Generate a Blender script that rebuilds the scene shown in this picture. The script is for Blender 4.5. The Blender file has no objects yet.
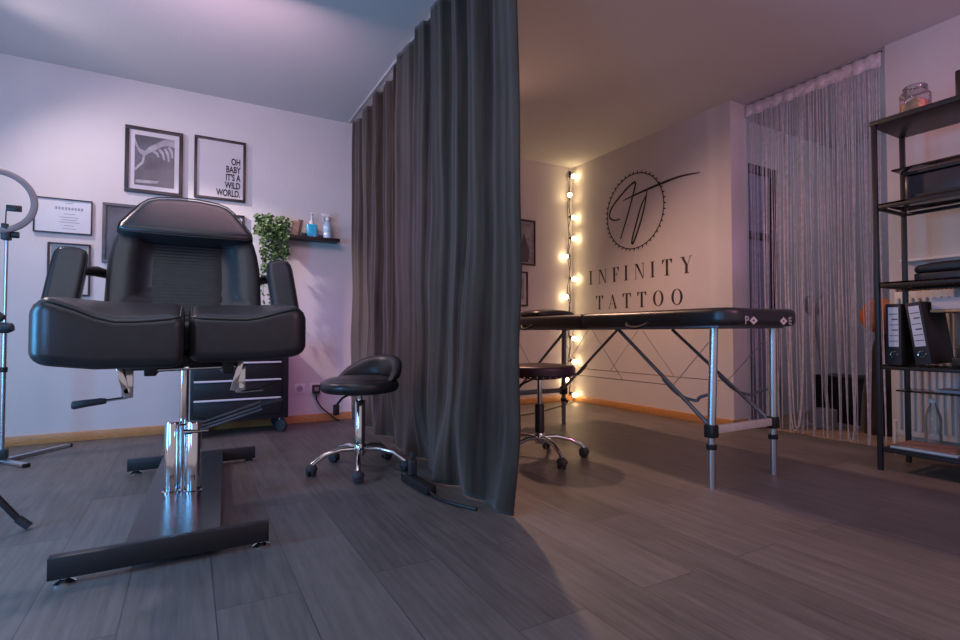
import bpy, bmesh, math, random
from mathutils import Vector, Matrix
from math import sin, cos, pi, radians, atan2, sqrt
random.seed(7)
SC = bpy.context.scene
COL = SC.collection
ROOT = {}

# ------------------------------------------------------------------ camera
F_PX, YAW, PITCH, CAM_H = 515.0, 29.5, 1.5, 0.715
cam_d = bpy.data.cameras.new('camera')
cam_d.sensor_width = 36.0
cam_d.lens = 36.0 * F_PX / 960.0
cam_d.clip_start = 0.02
cam = bpy.data.objects.new('camera', cam_d)
COL.objects.link(cam)
cam.location = (0, 0, CAM_H)
cam.rotation_euler = (radians(90 + PITCH), 0, radians(-YAW))
SC.camera = cam
_a, _p = radians(YAW), radians(PITCH)
FW = Vector((sin(_a)*cos(_p), cos(_a)*cos(_p), sin(_p)))
RT = Vector((cos(_a), -sin(_a), 0)); UP = RT.cross(FW)
def on_x(px, py, X):
    d = FW + RT*((px-480)/F_PX) + UP*((320-py)/F_PX)
    return Vector((0, 0, CAM_H)) + d*(X/d.x)

# ------------------------------------------------------------------ materials
def lin(c):
    return tuple((v/12.92 if v <= .04045 else ((v+.055)/1.055)**2.4) for v in c)
def mat(name, col, rough=.5, metal=0, noise=.0, nscale=20, bump=0, bscale=60, emit=None, es=1, spec=.5, coat=0, sheen=0, stretch=None):
    m = bpy.data.materials.new(name); m.use_nodes = True
    nt = m.node_tree; b = nt.nodes['Principled BSDF']
    b.inputs['Base Color'].default_value = (*col, 1)
    b.inputs['Roughness'].default_value = rough
    b.inputs['Metallic'].default_value = metal
    b.inputs['Specular IOR Level'].default_value = spec
    b.inputs['Coat Weight'].default_value = coat
    b.inputs['Sheen Weight'].default_value = sheen
    if emit:
        b.inputs['Emission Color'].default_value = (*emit, 1)
        b.inputs['Emission Strength'].default_value = es
    tc = nt.nodes.new('ShaderNodeTexCoord')
    vec = tc.outputs['Object']
    if stretch:
        mp = nt.nodes.new('ShaderNodeMapping'); mp.inputs['Scale'].default_value = stretch
        nt.links.new(vec, mp.inputs['Vector']); vec = mp.outputs['Vector']
    n = nt.nodes.new('ShaderNodeTexNoise'); n.inputs['Scale'].default_value = nscale; n.inputs['Detail'].default_value = 4
    nt.links.new(vec, n.inputs['Vector'])
    r = nt.nodes.new('ShaderNodeValToRGB')
    r.color_ramp.elements[0].position = .3; r.color_ramp.elements[1].position = .7
    r.color_ramp.elements[0].color = (*[max(0, v*(1-noise)) for v in col], 1)
    r.color_ramp.elements[1].color = (*[min(1, v*(1+noise)) for v in col], 1)
    nt.links.new(n.outputs['Fac'], r.inputs['Fac']); nt.links.new(r.outputs['Color'], b.inputs['Base Color'])
    if bump:
        n2 = nt.nodes.new('ShaderNodeTexNoise'); n2.inputs['Scale'].default_value = bscale; n2.inputs['Detail'].default_value = 5
        nt.links.new(vec, n2.inputs['Vector'])
        bp = nt.nodes.new('ShaderNodeBump'); bp.inputs['Strength'].default_value = bump; bp.inputs['Distance'].default_value = .01
        nt.links.new(n2.outputs['Fac'], bp.inputs['Height']); nt.links.new(bp.outputs['Normal'], b.inputs['Normal'])
    return m
def glass_mat(name, tint, haze=0, rough=.03):
    m = bpy.data.materials.new(name); m.use_nodes = True; nt = m.node_tree
    nt.nodes.remove(nt.nodes['Principled BSDF']); out = nt.nodes['Material Output']
    t = nt.nodes.new('ShaderNodeBsdfTransparent'); t.inputs[0].default_value = (*tint, 1)
    g = nt.nodes.new('ShaderNodeBsdfGlossy'); g.inputs['Roughness'].default_value = rough
    fr = nt.nodes.new('ShaderNodeFresnel'); fr.inputs[0].default_value = 1.5
    mx = nt.nodes.new('ShaderNodeMixShader')
    nt.links.new(fr.outputs[0], mx.inputs[0]); nt.links.new(t.outputs[0], mx.inputs[1]); nt.links.new(g.outputs[0], mx.inputs[2])
    res = mx
    if haze:      # a little milky scatter in the thick moulded glass
        df = nt.nodes.new('ShaderNodeBsdfDiffuse'); df.inputs[0].default_value = (.8, .8, .8, 1)
        m2 = nt.nodes.new('ShaderNodeMixShader'); m2.inputs[0].default_value = haze
        nt.links.new(mx.outputs[0], m2.inputs[1]); nt.links.new(df.outputs[0], m2.inputs[2]); res = m2
    nt.links.new(res.outputs[0], out.inputs[0])
    return m

M = {}
M['wall'] = mat('wall_paint', (.62, .60, .60), .85, noise=.03, nscale=3, bump=.14, bscale=55, spec=.2)
M['ceil'] = mat('ceiling_paint', (.66, .65, .65), .9, noise=.02, nscale=2, bump=.1, bscale=80, spec=.2)
M['skirt'] = mat('oak_skirting', (.52, .25, .085), .45, noise=.25, nscale=9, stretch=(3, 3, 30))
M['leather'] = mat('black_leather', (.024, .024, .027), .32, noise=.15, nscale=30, bump=.08, bscale=260, spec=.6)
M['leather_rib'] = mat('ribbed_leather', (.020, .020, .022), .42, noise=.2, nscale=40, bump=.2, bscale=200, spec=.5)
M['maroon'] = mat('dark_maroon_vinyl', (.045, .022, .034), .35, noise=.15, nscale=30, bump=.1, bscale=250)
M['chrome'] = mat('chrome', (.78, .78, .80), .10, 1, noise=.03)
M['alu'] = mat('brushed_aluminium', (.62, .66, .72), .32, 1, noise=.06, nscale=60, stretch=(1, 1, .1))
M['dark_metal'] = mat('black_powder_coat', (.016, .016, .018), .42, 0, noise=.1, nscale=80, bump=.08, bscale=400)
M['plate'] = mat('satin_black_plate', (.05, .052, .055), .24, .7, noise=.08, nscale=30, stretch=(20, 1, 1))
M['brace'] = mat('dark_steel_tube', (.24, .25, .29), .38, .5, noise=.1)
M['plastic'] = mat('black_plastic', (.014, .014, .015), .45, noise=.1, nscale=70)
M['rubber'] = mat('grey_rubber', (.035, .036, .042), .6, noise=.2, nscale=50)
M['grey_plastic'] = mat('grey_plastic', (.24, .205, .20), .5, noise=.05)
M['velvet'] = mat('charcoal_velvet', (.040, .027, .021), .9, noise=.45, nscale=5, bump=.35, bscale=140, sheen=.35, spec=.08, stretch=(6, 6, .6))
M['white_paint'] = mat('white_lacquer', (.72, .71, .72), .45, noise=.02)
M['paper'] = mat('white_paper', (.54, .52, .55), .7, noise=.03, nscale=5)
M['cert'] = mat('certificate_paper', (.60, .63, .68), .6, noise=.04, nscale=6)
M['ink'] = mat('black_ink', (.012, .010, .012), .6, noise=.1)
M['faint_ink'] = mat('faint_grey_ink', (.30, .31, .36), .7, noise=.1)
M['frame'] = mat('black_frame_wood', (.022, .017, .019), .4, noise=.2, nscale=30)
M['grey_frame'] = mat('grey_frame_wood', (.09, .09, .105), .5, noise=.2, nscale=30)
M['print_dark'] = mat('dark_photo_print', (.085, .09, .11), .35, noise=.45, nscale=7)
M['print_mid'] = mat('pale_photo_tone', (.31, .30, .33), .4, noise=.3, nscale=18)
M['print_teal'] = mat('muted_green_print', (.20, .26, .27), .4, noise=.5, nscale=9)
M['decal'] = mat('wall_decal', (.018, .012, .014), .6, noise=.1)
M['glass'] = glass_mat('clear_glass', (.93, .94, .95))
M['jar_glass'] = glass_mat('jar_glass', (.80, .82, .84), haze=.12)
M['shelf_glass'] = glass_mat('smoked_shelf_glass', (.40, .38, .38))
M['bulb'] = mat('lit_bulb', (1, .8, .5), .3, emit=(1, .70, .36), es=22)
M['pet'] = mat('pale_plastic', (.50, .49, .53), .2, noise=.1)
M['rail'] = mat('pale_cross_rail', (.55, .55, .50), .4, noise=.08, nscale=20)
M['leaf'] = mat('green_leaf', (.075, .14, .045), .45, noise=.55, nscale=25)
M['pot'] = mat('white_ceramic', (.6, .6, .6), .3, noise=.05)
M['blue_liq'] = mat('blue_soap', (.04, .44, .70), .2, noise=.1, coat=.4)
M['clear_blue'] = mat('pale_blue_bottle', (.42, .58, .72), .15, noise=.15, coat=.4)
M['beige'] = mat('beige_card', (.50, .34, .26), .6, noise=.2, nscale=12)
M['brown'] = mat('brown_card', (.20, .12, .09), .6, noise=.2, nscale=12)
M['orange'] = mat('orange_surface', (.70, .16, .012), .55, noise=.2, nscale=14)
M['snack'] = mat('orange_contents', (.75, .33, .08), .6, noise=.5, nscale=40)
M['string'] = mat('silver_string', (.56, .53, .61), .4, noise=.2, nscale=30)
M['band'] = mat('curtain_header_tape', (.78, .74, .80), .6, noise=.2, nscale=40)
M['door'] = mat('dark_door', (.035, .022, .035), .5, noise=.2)
M['door_glass'] = mat('lilac_door_panel', (.30, .26, .40), .4, noise=.1)
M['hall_floor'] = mat('oak_laminate', (.46, .30, .19), .4, noise=.2, nscale=6, stretch=(1, 8, 1))
M['binder'] = mat('black_binder_card', (.018, .018, .020), .55, noise=.2, nscale=60)
M['label'] = mat('binder_label', (.55, .62, .68), .6, noise=.05)
M['teal_dark'] = mat('dark_slate_plastic', (.030, .034, .040), .35, noise=.1)
M['bamboo'] = mat('bamboo', (.42, .29, .15), .5, noise=.25, nscale=10, stretch=(1, 10, 1))
M['radiator'] = mat('radiator_enamel', (.62, .60, .60), .4, noise=.02)
M['bluepaper'] = mat('pale_blue_cover', (.32, .44, .52), .5, noise=.2, nscale=20)
M['hall_grey'] = mat('pale_grey_plastic', (.42, .42, .47), .5, noise=.08)

def floor_mat():
    m = bpy.data.materials.new('grey_wood_vinyl'); m.use_nodes = True; nt = m.node_tree; b = nt.nodes['Principled BSDF']
    tc = nt.nodes.new('ShaderNodeTexCoord'); sep = nt.nodes.new('ShaderNodeSeparateXYZ'); cmb = nt.nodes.new('ShaderNodeCombineXYZ')
    nt.links.new(tc.outputs['Object'], sep.inputs[0])
    nt.links.new(sep.outputs['Y'], cmb.inputs['X']); nt.links.new(sep.outputs['X'], cmb.inputs['Y'])
    br = nt.nodes.new('ShaderNodeTexBrick'); br.offset = .37; br.offset_frequency = 2
    br.inputs['Scale'].default_value = 1; br.inputs['Brick Width'].default_value = 1.25; br.inputs['Row Height'].default_value = .21
    br.inputs['Mortar Size'].default_value = .0018; br.inputs['Mortar Smooth'].default_value = .3; br.inputs['Bias'].default_value = 0
    br.inputs['Color1'].default_value = (.25, .25, .25, 1); br.inputs['Color2'].default_value = (.75, .75, .75, 1)
    br.inputs['Mortar'].default_value = (.30, .30, .30, 1)
    nt.links.new(cmb.outputs[0], br.inputs['Vector'])
    # grain: noise stretched along the plank, shifted per plank
    mp = nt.nodes.new('ShaderNodeMapping'); mp.inputs['Scale'].default_value = (1.6, 22, 1)
    add = nt.nodes.new('ShaderNodeVectorMath'); add.operation = 'MULTIPLY_ADD'
    add.inputs[1].default_value = (7, 3, 5)
    nt.links.new(br.outputs['Color'], add.inputs[0]); nt.links.new(cmb.outputs[0], add.inputs[2])
    nt.links.new(add.outputs[0], mp.inputs['Vector'])
    n = nt.nodes.new('ShaderNodeTexNoise'); n.inputs['Scale'].default_value = 2.2; n.inputs['Detail'].default_value = 7; n.inputs['Roughness'].default_value = .62
    nt.links.new(mp.outputs[0], n.inputs['Vector'])
    n3 = nt.nodes.new('ShaderNodeTexNoise'); n3.inputs['Scale'].default_value = 5; n3.inputs['Detail'].default_value = 5
    nt.links.new(add.outputs[0], n3.inputs['Vector'])
    r = nt.nodes.new('ShaderNodeValToRGB')
    e = r.color_ramp.elements; e[0].position = .28; e[0].color = (.056, .051, .048, 1); e[1].position = .74; e[1].color = (.200, .182, .170, 1)
    mix = nt.nodes.new('ShaderNodeMath'); mix.operation = 'MULTIPLY_ADD'; mix.inputs[1].default_value = .30
    mix2 = nt.nodes.new('ShaderNodeMath'); mix2.operation = 'MULTIPLY_ADD'; mix2.inputs[1].default_value = .55; 
    nt.links.new(br.outputs['Color'], mix.inputs[0])
    sub = nt.nodes.new('ShaderNodeMath'); sub.operation = 'MULTIPLY'; sub.inputs[1].default_value = .22
    nt.links.new(n3.outputs['Fac'], sub.inputs[0]); nt.links.new(sub.outputs[0], mix2.inputs[2])
    nt.links.new(n.outputs['Fac'], mix2.inputs[0]); nt.links.new(mix2.outputs[0], mix.inputs[2])
    nt.links.new(mix.outputs[0], r.inputs['Fac'])
    dk = nt.nodes.new('ShaderNodeMixRGB'); dk.blend_type = 'MULTIPLY'; dk.inputs['Color2'].default_value = (.62, .62, .64, 1)
    nt.links.new(br.outputs['Fac'], dk.inputs['Fac']); nt.links.new(r.outputs['Color'], dk.inputs['Color1'])
    nt.links.new(dk.outputs[0], b.inputs['Base Color'])
    b.inputs['Roughness'].default_value = .46
    b.inputs['Specular IOR Level'].default_value = .4
    bp = nt.nodes.new('ShaderNodeBump'); bp.inputs['Strength'].default_value = .12; bp.inputs['Distance'].default_value = .01
    nt.links.new(n.outputs['Fac'], bp.inputs['Height']); nt.links.new(bp.outputs['Normal'], b.inputs['Normal'])
    return m
M['floor'] = floor_mat()

# ------------------------------------------------------------------ mesh helpers
def BM(): return bmesh.new()
def add_box(bm, x0, x1, y0, y1, z0, z1, bev=0, mtx=None, seg=2):
    r = bmesh.ops.create_cube(bm, size=1)
    vs = r['verts']
    bmesh.ops.scale(bm, vec=(abs(x1-x0), abs(y1-y0), abs(z1-z0)), verts=vs)
    bmesh.ops.translate(bm, vec=((x0+x1)/2, (y0+y1)/2, (z0+z1)/2), verts=vs)
    if bev:
        es = list({e for v in vs for e in v.link_edges})
        rr = bmesh.ops.bevel(bm, geom=es, offset=bev, segments=seg, profile=.5, affect='EDGES')
        vs = list({v for f in rr['faces'] for v in f.verts} | {v for v in vs if v.is_valid})
    if mtx is not None:
        bmesh.ops.transform(bm, matrix=mtx, verts=[v for v in vs if v.is_valid])
    return bm
def catmull(pts, n=6, closed=False):
    pts = [Vector(p) for p in pts]; out = []; N = len(pts)
    rng = N if closed else N-1
    for i in range(rng):
        p0 = pts[(i-1) % N] if closed or i > 0 else pts[0]; p1 = pts[i]; p2 = pts[(i+1) % N]
        p3 = pts[(i+2) % N] if closed or i+2 < N else pts[-1]
        for k in range(n):
            t = k/n
            out.append(.5*((2*p1)+(-p0+p2)*t+(2*p0-5*p1+4*p2-p3)*t*t+(-p0+3*p1-3*p2+p3)*t**3))
    if not closed: out.append(pts[-1])
    return out
def add_tube(bm, pts, r, seg=10, smooth=0, closed=False, cap=True, flat=None):
    pts = [Vector(p) for p in pts]
    if smooth: pts = catmull(pts, smooth, closed)
    N = len(pts); rings = []; prev = None
    for i, p in enumerate(pts):
        if closed: t = pts[(i+1) % N]-pts[i-1]
        else: t = pts[min(i+1, N-1)]-pts[max(i-1, 0)]
        if t.length < 1e-9: t = Vector((0, 0, 1))
        t.normalize()
        if prev is None:
            u = t.orthogonal().normalized()
            if flat: 
                u = Vector(flat) - t*Vector(flat).dot(t); u.normalize()
        else:
            u = prev - t*prev.dot(t)
            u = u.normalized() if u.length > 1e-6 else t.orthogonal().normalized()
        prev = u; w = t.cross(u)
        rr = r[i] if isinstance(r, (list, tuple)) else r
        rings.append([bm.verts.new(p+u*(rr*cos(2*pi*k/seg))+w*(rr*sin(2*pi*k/seg))) for k in range(seg)])
    for i in range(N if closed else N-1):
        a, b = rings[i], rings[(i+1) % N]
        for k in range(seg):
            bm.faces.new((a[k], a[(k+1) % seg], b[(k+1) % seg], b[k]))
    if cap and not closed:
        bm.faces.new(rings[0][::-1]); bm.faces.new(rings[-1])
    return bm
def add_lathe(bm, prof, c, seg=28, axis=None):
    """prof: list of (r, h) turned about an axis through c (default +Z)"""
    ax = Vector(axis or (0, 0, 1)).normalized(); u = ax.orthogonal().normalized(); w = ax.cross(u); c = Vector(c)
    rings = []
    for r, h in prof:
        if r < 1e-6: rings.append([bm.verts.new(c+ax*h)])
        else: rings.append([bm.verts.new(c+ax*h+u*(r*cos(2*pi*k/seg))+w*(r*sin(2*pi*k/seg))) for k in range(seg)])
    for a, b in zip(rings, rings[1:]):
        for k in range(seg):
            k2 = (k+1) % seg
            if len(a) == 1 and len(b) == 1: continue
            if len(a) == 1: bm.faces.new((a[0], b[k2], b[k]))
            elif len(b) == 1: bm.faces.new((a[k], a[k2], b[0]))
            else: bm.faces.new((a[k], a[k2], b[k2], b[k]))
    if len(rings[0]) > 1: bm.faces.new(rings[0][::-1])
    if len(rings[-1]) > 1: bm.faces.new(rings[-1])
    return bm
def rrect(x0, x1, y0, y1, c, n=6):
    """rounded rectangle outline, counter-clockwise; c = radius or four radii (x0y0, x1y0, x1y1, x0y1)"""
    cs = [c]*4 if not isinstance(c, (tuple, list)) else c
    out = []
    for (cx, cy, sx, sy, a0), r in zip(((x0, y0, 1, 1, pi), (x1, y0, -1, 1, 1.5*pi), (x1, y1, -1, -1, 0), (x0, y1, 1, -1, .5*pi)), cs):
        for k in range(n+1):
            a = a0+k/n*pi/2
            out.append((cx+sx*r+r*cos(a), cy+sy*r+r*sin(a)))
    # densify long edges
    res = []
    for i, p in enumerate(out):
        q = out[(i+1) % len(out)]; res.append(p)
        d = sqrt((q[0]-p[0])**2+(q[1]-p[1])**2); m = int(d/.05)
        for k in range(1, m+1): res.append((p[0]+(q[0]-p[0])*k/(m+1), p[1]+(q[1]-p[1])*k/(m+1)))
    return res
def circle(cx, cy, r, n=40): return [(cx+r*cos(2*pi*k/n), cy+r*sin(2*pi*k/n)) for k in range(n)]
def add_cushion(bm, outline, zt, zb, r=.03, mtx=None, steps=4, rings=5):
    """soft slab over any convex outline: rounded rim, height functions on both faces"""
    ft = zt if callable(zt) else (lambda x, y: zt); fb = zb if callable(zb) else (lambda x, y: zb)
    n = len(outline); cx = sum(p[0] for p in outline)/n; cy = sum(p[1] for p in outline)/n
    nor = []
    for i in range(n):
        a, b = outline[i-1], outline[(i+1) % n]; t = Vector((b[0]-a[0], b[1]-a[1])); t.normalize(); nor.append((-t.y, t.x))
    def inset(d): return [(p[0]+q[0]*d, p[1]+q[1]*d) for p, q in zip(outline, nor)]
    loops = []
    base = inset(r)
    def toward(s): return [(cx+(p[0]-cx)*s, cy+(p[1]-cy)*s) for p in base]
    for k in range(1, rings): 
        loops.append([(x, y, fb(x, y)) for x, y in toward(k/rings)])
    for k in range(steps+1):
        a = k/steps*pi/2; loops.append([(x, y, fb(x, y)+r*(1-cos(a))) for x, y in inset(r*(1-sin(a)))])
    for k in range(steps+1):
        a = pi/2-k/steps*pi/2; loops.append([(x, y, ft(x, y)-r*(1-cos(a))) for x, y in inset(r*(1-sin(a)))])
    for k in range(rings-1, 0, -1): loops.append([(x, y, ft(x, y)) for x, y in toward(k/rings)])
    vl = [[bm.verts.new(p) for p in L] for L in loops]
    for a, b in zip(vl, vl[1:]):
        for k in range(n): bm.faces.new((a[k], a[(k+1) % n], b[(k+1) % n], b[k]))
    c0 = bm.verts.new((cx, cy, fb(cx, cy))); c1 = bm.verts.new((cx, cy, ft(cx, cy)))
    for k in range(n):
        bm.faces.new((c0, vl[0][(k+1) % n], vl[0][k])); bm.faces.new((c1, vl[-1][k], vl[-1][(k+1) % n]))
    if mtx is not None:
        bmesh.ops.transform(bm, matrix=mtx, verts=[v for L in vl for v in L]+[c0, c1])
    return bm
def add_poly(bm, pts3, thick):
    """flat polygon with thickness vector"""
    t = Vector(thick); a = [bm.verts.new(Vector(p)) for p in pts3]; b = [bm.verts.new(Vector(p)+t) for p in pts3]
    n = len(a)
    bm.faces.new(a[::-1]); bm.faces.new(b)
    for k in range(n): bm.faces.new((a[k], a[(k+1) % n], b[(k+1) % n], b[k]))
    return bm
def link_obj(name, bm, m, ang=40):
    bmesh.ops.recalc_face_normals(bm, faces=bm.faces)
    me = bpy.data.meshes.new(name); bm.to_mesh(me); bm.free()
    me.materials.append(m)
    for p in me.polygons: p.use_smooth = True
    me.set_sharp_from_angle(angle=radians(ang))
    o = bpy.data.objects.new(name, me); COL.objects.link(o)
    return o
def obj(name, bm, m, parent=None, label=None, ang=40):
    o = link_obj(name, bm, m, ang)
    if parent is not None:
        loc = ROOT[parent.name]; o.data.transform(Matrix.Translation(-loc)); o.parent = parent; ROOT[o.name] = loc
    else:
        xs = [v.co for v in o.data.vertices]
        loc = Vector(((min(v.x for v in xs)+max(v.x for v in xs))/2, (min(v.y for v in xs)+max(v.y for v in xs))/2, min(v.z for v in xs)))
        o.data.transform(Matrix.Translation(-loc)); o.location = loc; ROOT[o.name] = loc
    if label: o['label'] = label
    return o
def thing(name, label, cat, loc, group=None):
    o = bpy.data.objects.new(name, None); o.empty_display_size = .1; COL.objects.link(o); o.location = loc
    ROOT[o.name] = Vector(loc); o['label'] = label; o['category'] = cat
    if group: o['group'] = group
    return o
def tag(o, label, cat, group=None, kind=None):
    o['label'] = label; o['category'] = cat
    if group: o['group'] = group
    if kind: o['kind'] = kind
    return o
def struct(name, bm, m):
    o = obj(name, bm, m); o['kind'] = 'structure'; return o
def text_obj(name, body, m, parent, size, origin, xdir, ydir, align='LEFT', sx=1.0, bold=0.0, line=1.0):
    cu = bpy.data.curves.new('t', 'FONT'); cu.body = body; cu.size = size; cu.align_x = align; cu.offset = bold; cu.space_line = line
    cu.extrude = .0006
    to = bpy.data.objects.new('t', cu); COL.objects.link(to)
    dg = bpy.context.evaluated_depsgraph_get()
    me = bpy.data.meshes.new_from_object(to.evaluated_get(dg)); bpy.data.objects.remove(to)
    X = Vector(xdir); Y = Vector(ydir); Z = X.cross(Y)
    mt = Matrix(((X.x*sx, Y.x, Z.x, origin[0]), (X.y*sx, Y.y, Z.y, origin[1]), (X.z*sx, Y.z, Z.z, origin[2]), (0, 0, 0, 1)))
    me.transform(mt); me.materials.clear(); me.materials.append(m)
    o = bpy.data.objects.new(name, me); COL.objects.link(o)
    loc = ROOT[parent.name]; me.transform(Matrix.Translation(-loc)); o.parent = parent; ROOT[o.name] = loc
    return o

# ------------------------------------------------------------------ room shell
D, L, H = 4.32, 3.585, 2.5          # back wall Y, logo wall X, ceiling
SH = 3.74                          # wall behind the shelf unit
bm = BM(); add_box(bm, -2.4, 3.80, -1.3, D, -.06, 0); struct('floor', bm, M['floor'])
bm = BM(); add_box(bm, 3.80, 5.4, .2, 2.62, -.06, 0.002); struct('floor_hallway', bm, M['hall_floor'])
bm = BM(); add_box(bm, 3.785, 3.83, 1.53, 2.45, -.001, .008, .003); struct('trim_1', bm, M['hall_floor'])
bm = BM(); add_box(bm, -2.4, 5.4, -1.3, D, H, H+.08); struct('ceiling', bm, M['ceil'])
bm = BM(); add_box(bm, -2.4, L+.215, D, D+.12, 0, H); struct('wall_back', bm, M['wall'])
bm = BM(); add_box(bm, L, L+.215, 2.45, D, 0, H); struct('wall_right', bm, M['wall'])
bm = BM(); add_box(bm, SH, SH+.06, -1.3, 1.508, 0, H); struct('wall_right_front', bm, M['wall'])
bm = BM(); add_box(bm, L+.215, 5.4, 2.62, 2.72, 0, H); struct('wall_hallway_back', bm, M['wall'])
bm = BM(); add_box(bm, 5.4, 5.5, .1, 2.72, 0, H); struct('wall_hallway_right', bm, M['wall'])
bm = BM(); add_box(bm, SH+.06, 5.4, .1, .2, 0, H); struct('wall_hallway_front', bm, M['wall'])
bm = BM(); add_box(bm, -2.4, L, D-.014, D, 0, .062, .003); struct('baseboard_back', bm, M['skirt'])
bm = BM(); add_box(bm, L-.014, L, 2.436, D-.014, 0, .062, .003); add_box(bm, L-.014, L+.15, 2.436, 2.45, 0, .062, .003); struct('baseboard_right', bm, M['skirt'])
bm = BM(); add_box(bm, SH-.014, SH, -1.3, 1.508, 0, .062, .003); struct('baseboard_right_front', bm, M['skirt'])
# dark hallway door in the hallway back wall
dr = bpy.data.objects.new('door_1', None); COL.objects.link(dr); dr.location = (4.3, 2.6, 0); ROOT['door_1'] = Vector((4.3, 2.6, 0)); dr['kind'] = 'structure'
bm = BM()
add_box(bm, 3.93, 4.0, 2.57, 2.62, 0, 2.12, .005); add_box(bm, 4.32, 4.40, 2.57, 2.62, 0, 2.12, .005); add_box(bm, 4.0, 4.32, 2.57, 2.62, 2.05, 2.12, .005); add_box(bm, 4.0, 4.32, 2.575, 2.62, 1.50, 1.56, .004)
obj('door_frame', bm, M['door'], dr)
bm = BM(); add_box(bm, 4.0, 4.32, 2.595, 2.618, 0.002, 2.05); obj('door_panel', bm, M['door_glass'], dr)

# ------------------------------------------------------------------ dividing curtain
random.seed(3)
def curtain(name, label, y0, y1, x0, seed, amp, waves):
    rnd = random.Random(seed)
    t = thing(name, label, 'curtain', (x0, (y0+y1)/2, 0), 'velvet divider curtains')
    NU, NV = 260, 80
    ph = [rnd.uniform(0, 6.28) for _ in range(10)]
    bm = BM(); g = []
    for j in range(NV+1):
        v = j/NV; row = []
        for i in range(NU+1):
            u = i/NU
            # irregular fold spacing, tight at the heading and relaxing downward
            uu = u+.022*sin(2*pi*1.3*u+ph[0])+.014*sin(2*pi*2.7*u+ph[6])+.006*sin(4*v+ph[1]+u*7)
            w1 = sin(2*pi*waves*uu+ph[1]); w1 = w1*(1-.25*w1*w1)
            tight = (1-v)**1.5
            w1 = (abs(w1)**.75)*(1 if w1 > 0 else -1)
            f = w1*(.42+.58*tight)*(.65+.35*sin(2*pi*.9*u+ph[2]+.8*v))+.55*sin(2*pi*waves*.43*uu+ph[2]+.9*v)*(.4+.8*v)+.30*sin(2*pi*waves*2.1*uu+ph[3]+.5*v)*(.12+.88*tight)+.12*sin(2*pi*waves*4.3*uu+ph[9]+1.1*v)*(.15+.85*tight)
            # slack creases in the cloth
            cr = .007*sin(11*v+6*u+ph[4])*sin(3.1*v*pi)*(.3+v)+.004*sin(27*v-15*u+ph[5])*max(0, v-.25)+.0035*sin(21*u*waves/5+9*v+ph[7])
            flare = max(0, v-.86)**1.3*(.12+.50*sin(2*pi*2.6*u+ph[5])+.25*sin(2*pi*5.3*u+ph[8]))
            x = x0+amp*f*.62+cr+flare
            if y0 < 2:      # cloth pushed outward near the floor by the front edge
                q = max(0, min(1, (v-.35)/.65)); x -= .085*q*q*max(0, sin(pi*min(1, u/.60)))**.8-.012*sin(pi*v)*max(0, 1-u/.12)
            y = y0+(y1-y0)*u+.016*cos(2*pi*waves*uu+ph[1])*(1-.6*v)
            top = H-.008-.034*(.5-.5*cos(2*pi*waves*uu+ph[1]+.6))**2
            bot = .0015+.002*(1+sin(2*pi*3*u+ph[0]))
            row.append(bm.verts.new((x, y, top+(bot-top)*v)))
        g.append(row)
    for j in range(NV):
        for i in range(NU): bm.faces.new((g[j][i], g[j][i+1], g[j+1][i+1], g[j+1][i]))
    c = obj('drape', bm, M['velvet'], t, ang=180)
    sm = c.modifiers.new('thickness', 'SOLIDIFY'); sm.thickness = .004; sm.offset = 0
    # stitched heading and hem
    bm = BM(); add_tube(bm, [v_.to_tuple() for v_ in [Vector((p[0], p[1], p[2])) for p in [(x0+.004, y0+.02+(y1-y0-.04)*k/30, H-.045) for k in range(31)]]], .003, 6)
    obj('heading_cord', bm, M['plastic'], t)
    return t
curtain('divider_curtain', 'dark grey velvet divider curtain, near panel ending at the free front edge', 1.700, 3.17, 1.138, 11, .040, 6)
curtain('divider_curtain', 'dark grey velvet divider curtain, far panel hanging against the back wall', 3.185, 4.27, 1.194, 5, .050, 4.5)
bm = BM(); add_box(bm, 1.152, 1.168, 1.71, 4.30, H-.0055, H-.0005, .001)
tag(obj('curtain_rail', bm, M['white_paint']), 'white ceiling track carrying the dark velvet divider curtains', 'curtain rail')

# ------------------------------------------------------------------ treatment chair
C = thing('treatment_chair', 'black leather tattoo treatment chair with split leg rests on a steel H base', 'chair', (0, 2.45, 0))
RB = Matrix.Translation((0, 2.45, 0)) @ Matrix.Rotation(radians(0), 4, 'Z') @ Matrix.Translation((0, -2.45, 0))
def fb_(bm, *a, **k): add_box(bm, *a, mtx=RB, **k)
bm = BM(); fb_(bm, -.338, .244, 1.870, 1.905, .018, .082, bev=.003); obj('base_beam', bm, M['dark_metal'], C)
bm = BM(); fb_(bm, -.262, .335, 3.155, 3.19, .016, .078, bev=.003); obj('base_beam', bm, M['dark_metal'], C)
bm = BM(); add_poly(bm, [(-.162, 1.903, .045), (.098, 1.903, .045), (.172, 3.157, .045), (-.106, 3.157, .045)], (0, 0, .03)); obj('base_plate', bm, M['plate'], C)
for fx, fy in ((-.300, 1.888), (.222, 1.888), (-.225, 3.172), (.305, 3.172)):
    p = RB @ Vector((fx, fy, 0)); bm = BM()
    add_lathe(bm, [(0, 0), (.027, 0), (.028, .005), (.014, .012), (.009, .014), (.009, .022), (0, .022)], p, 20)
    obj('foot', bm, M['chrome'], C)
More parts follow.
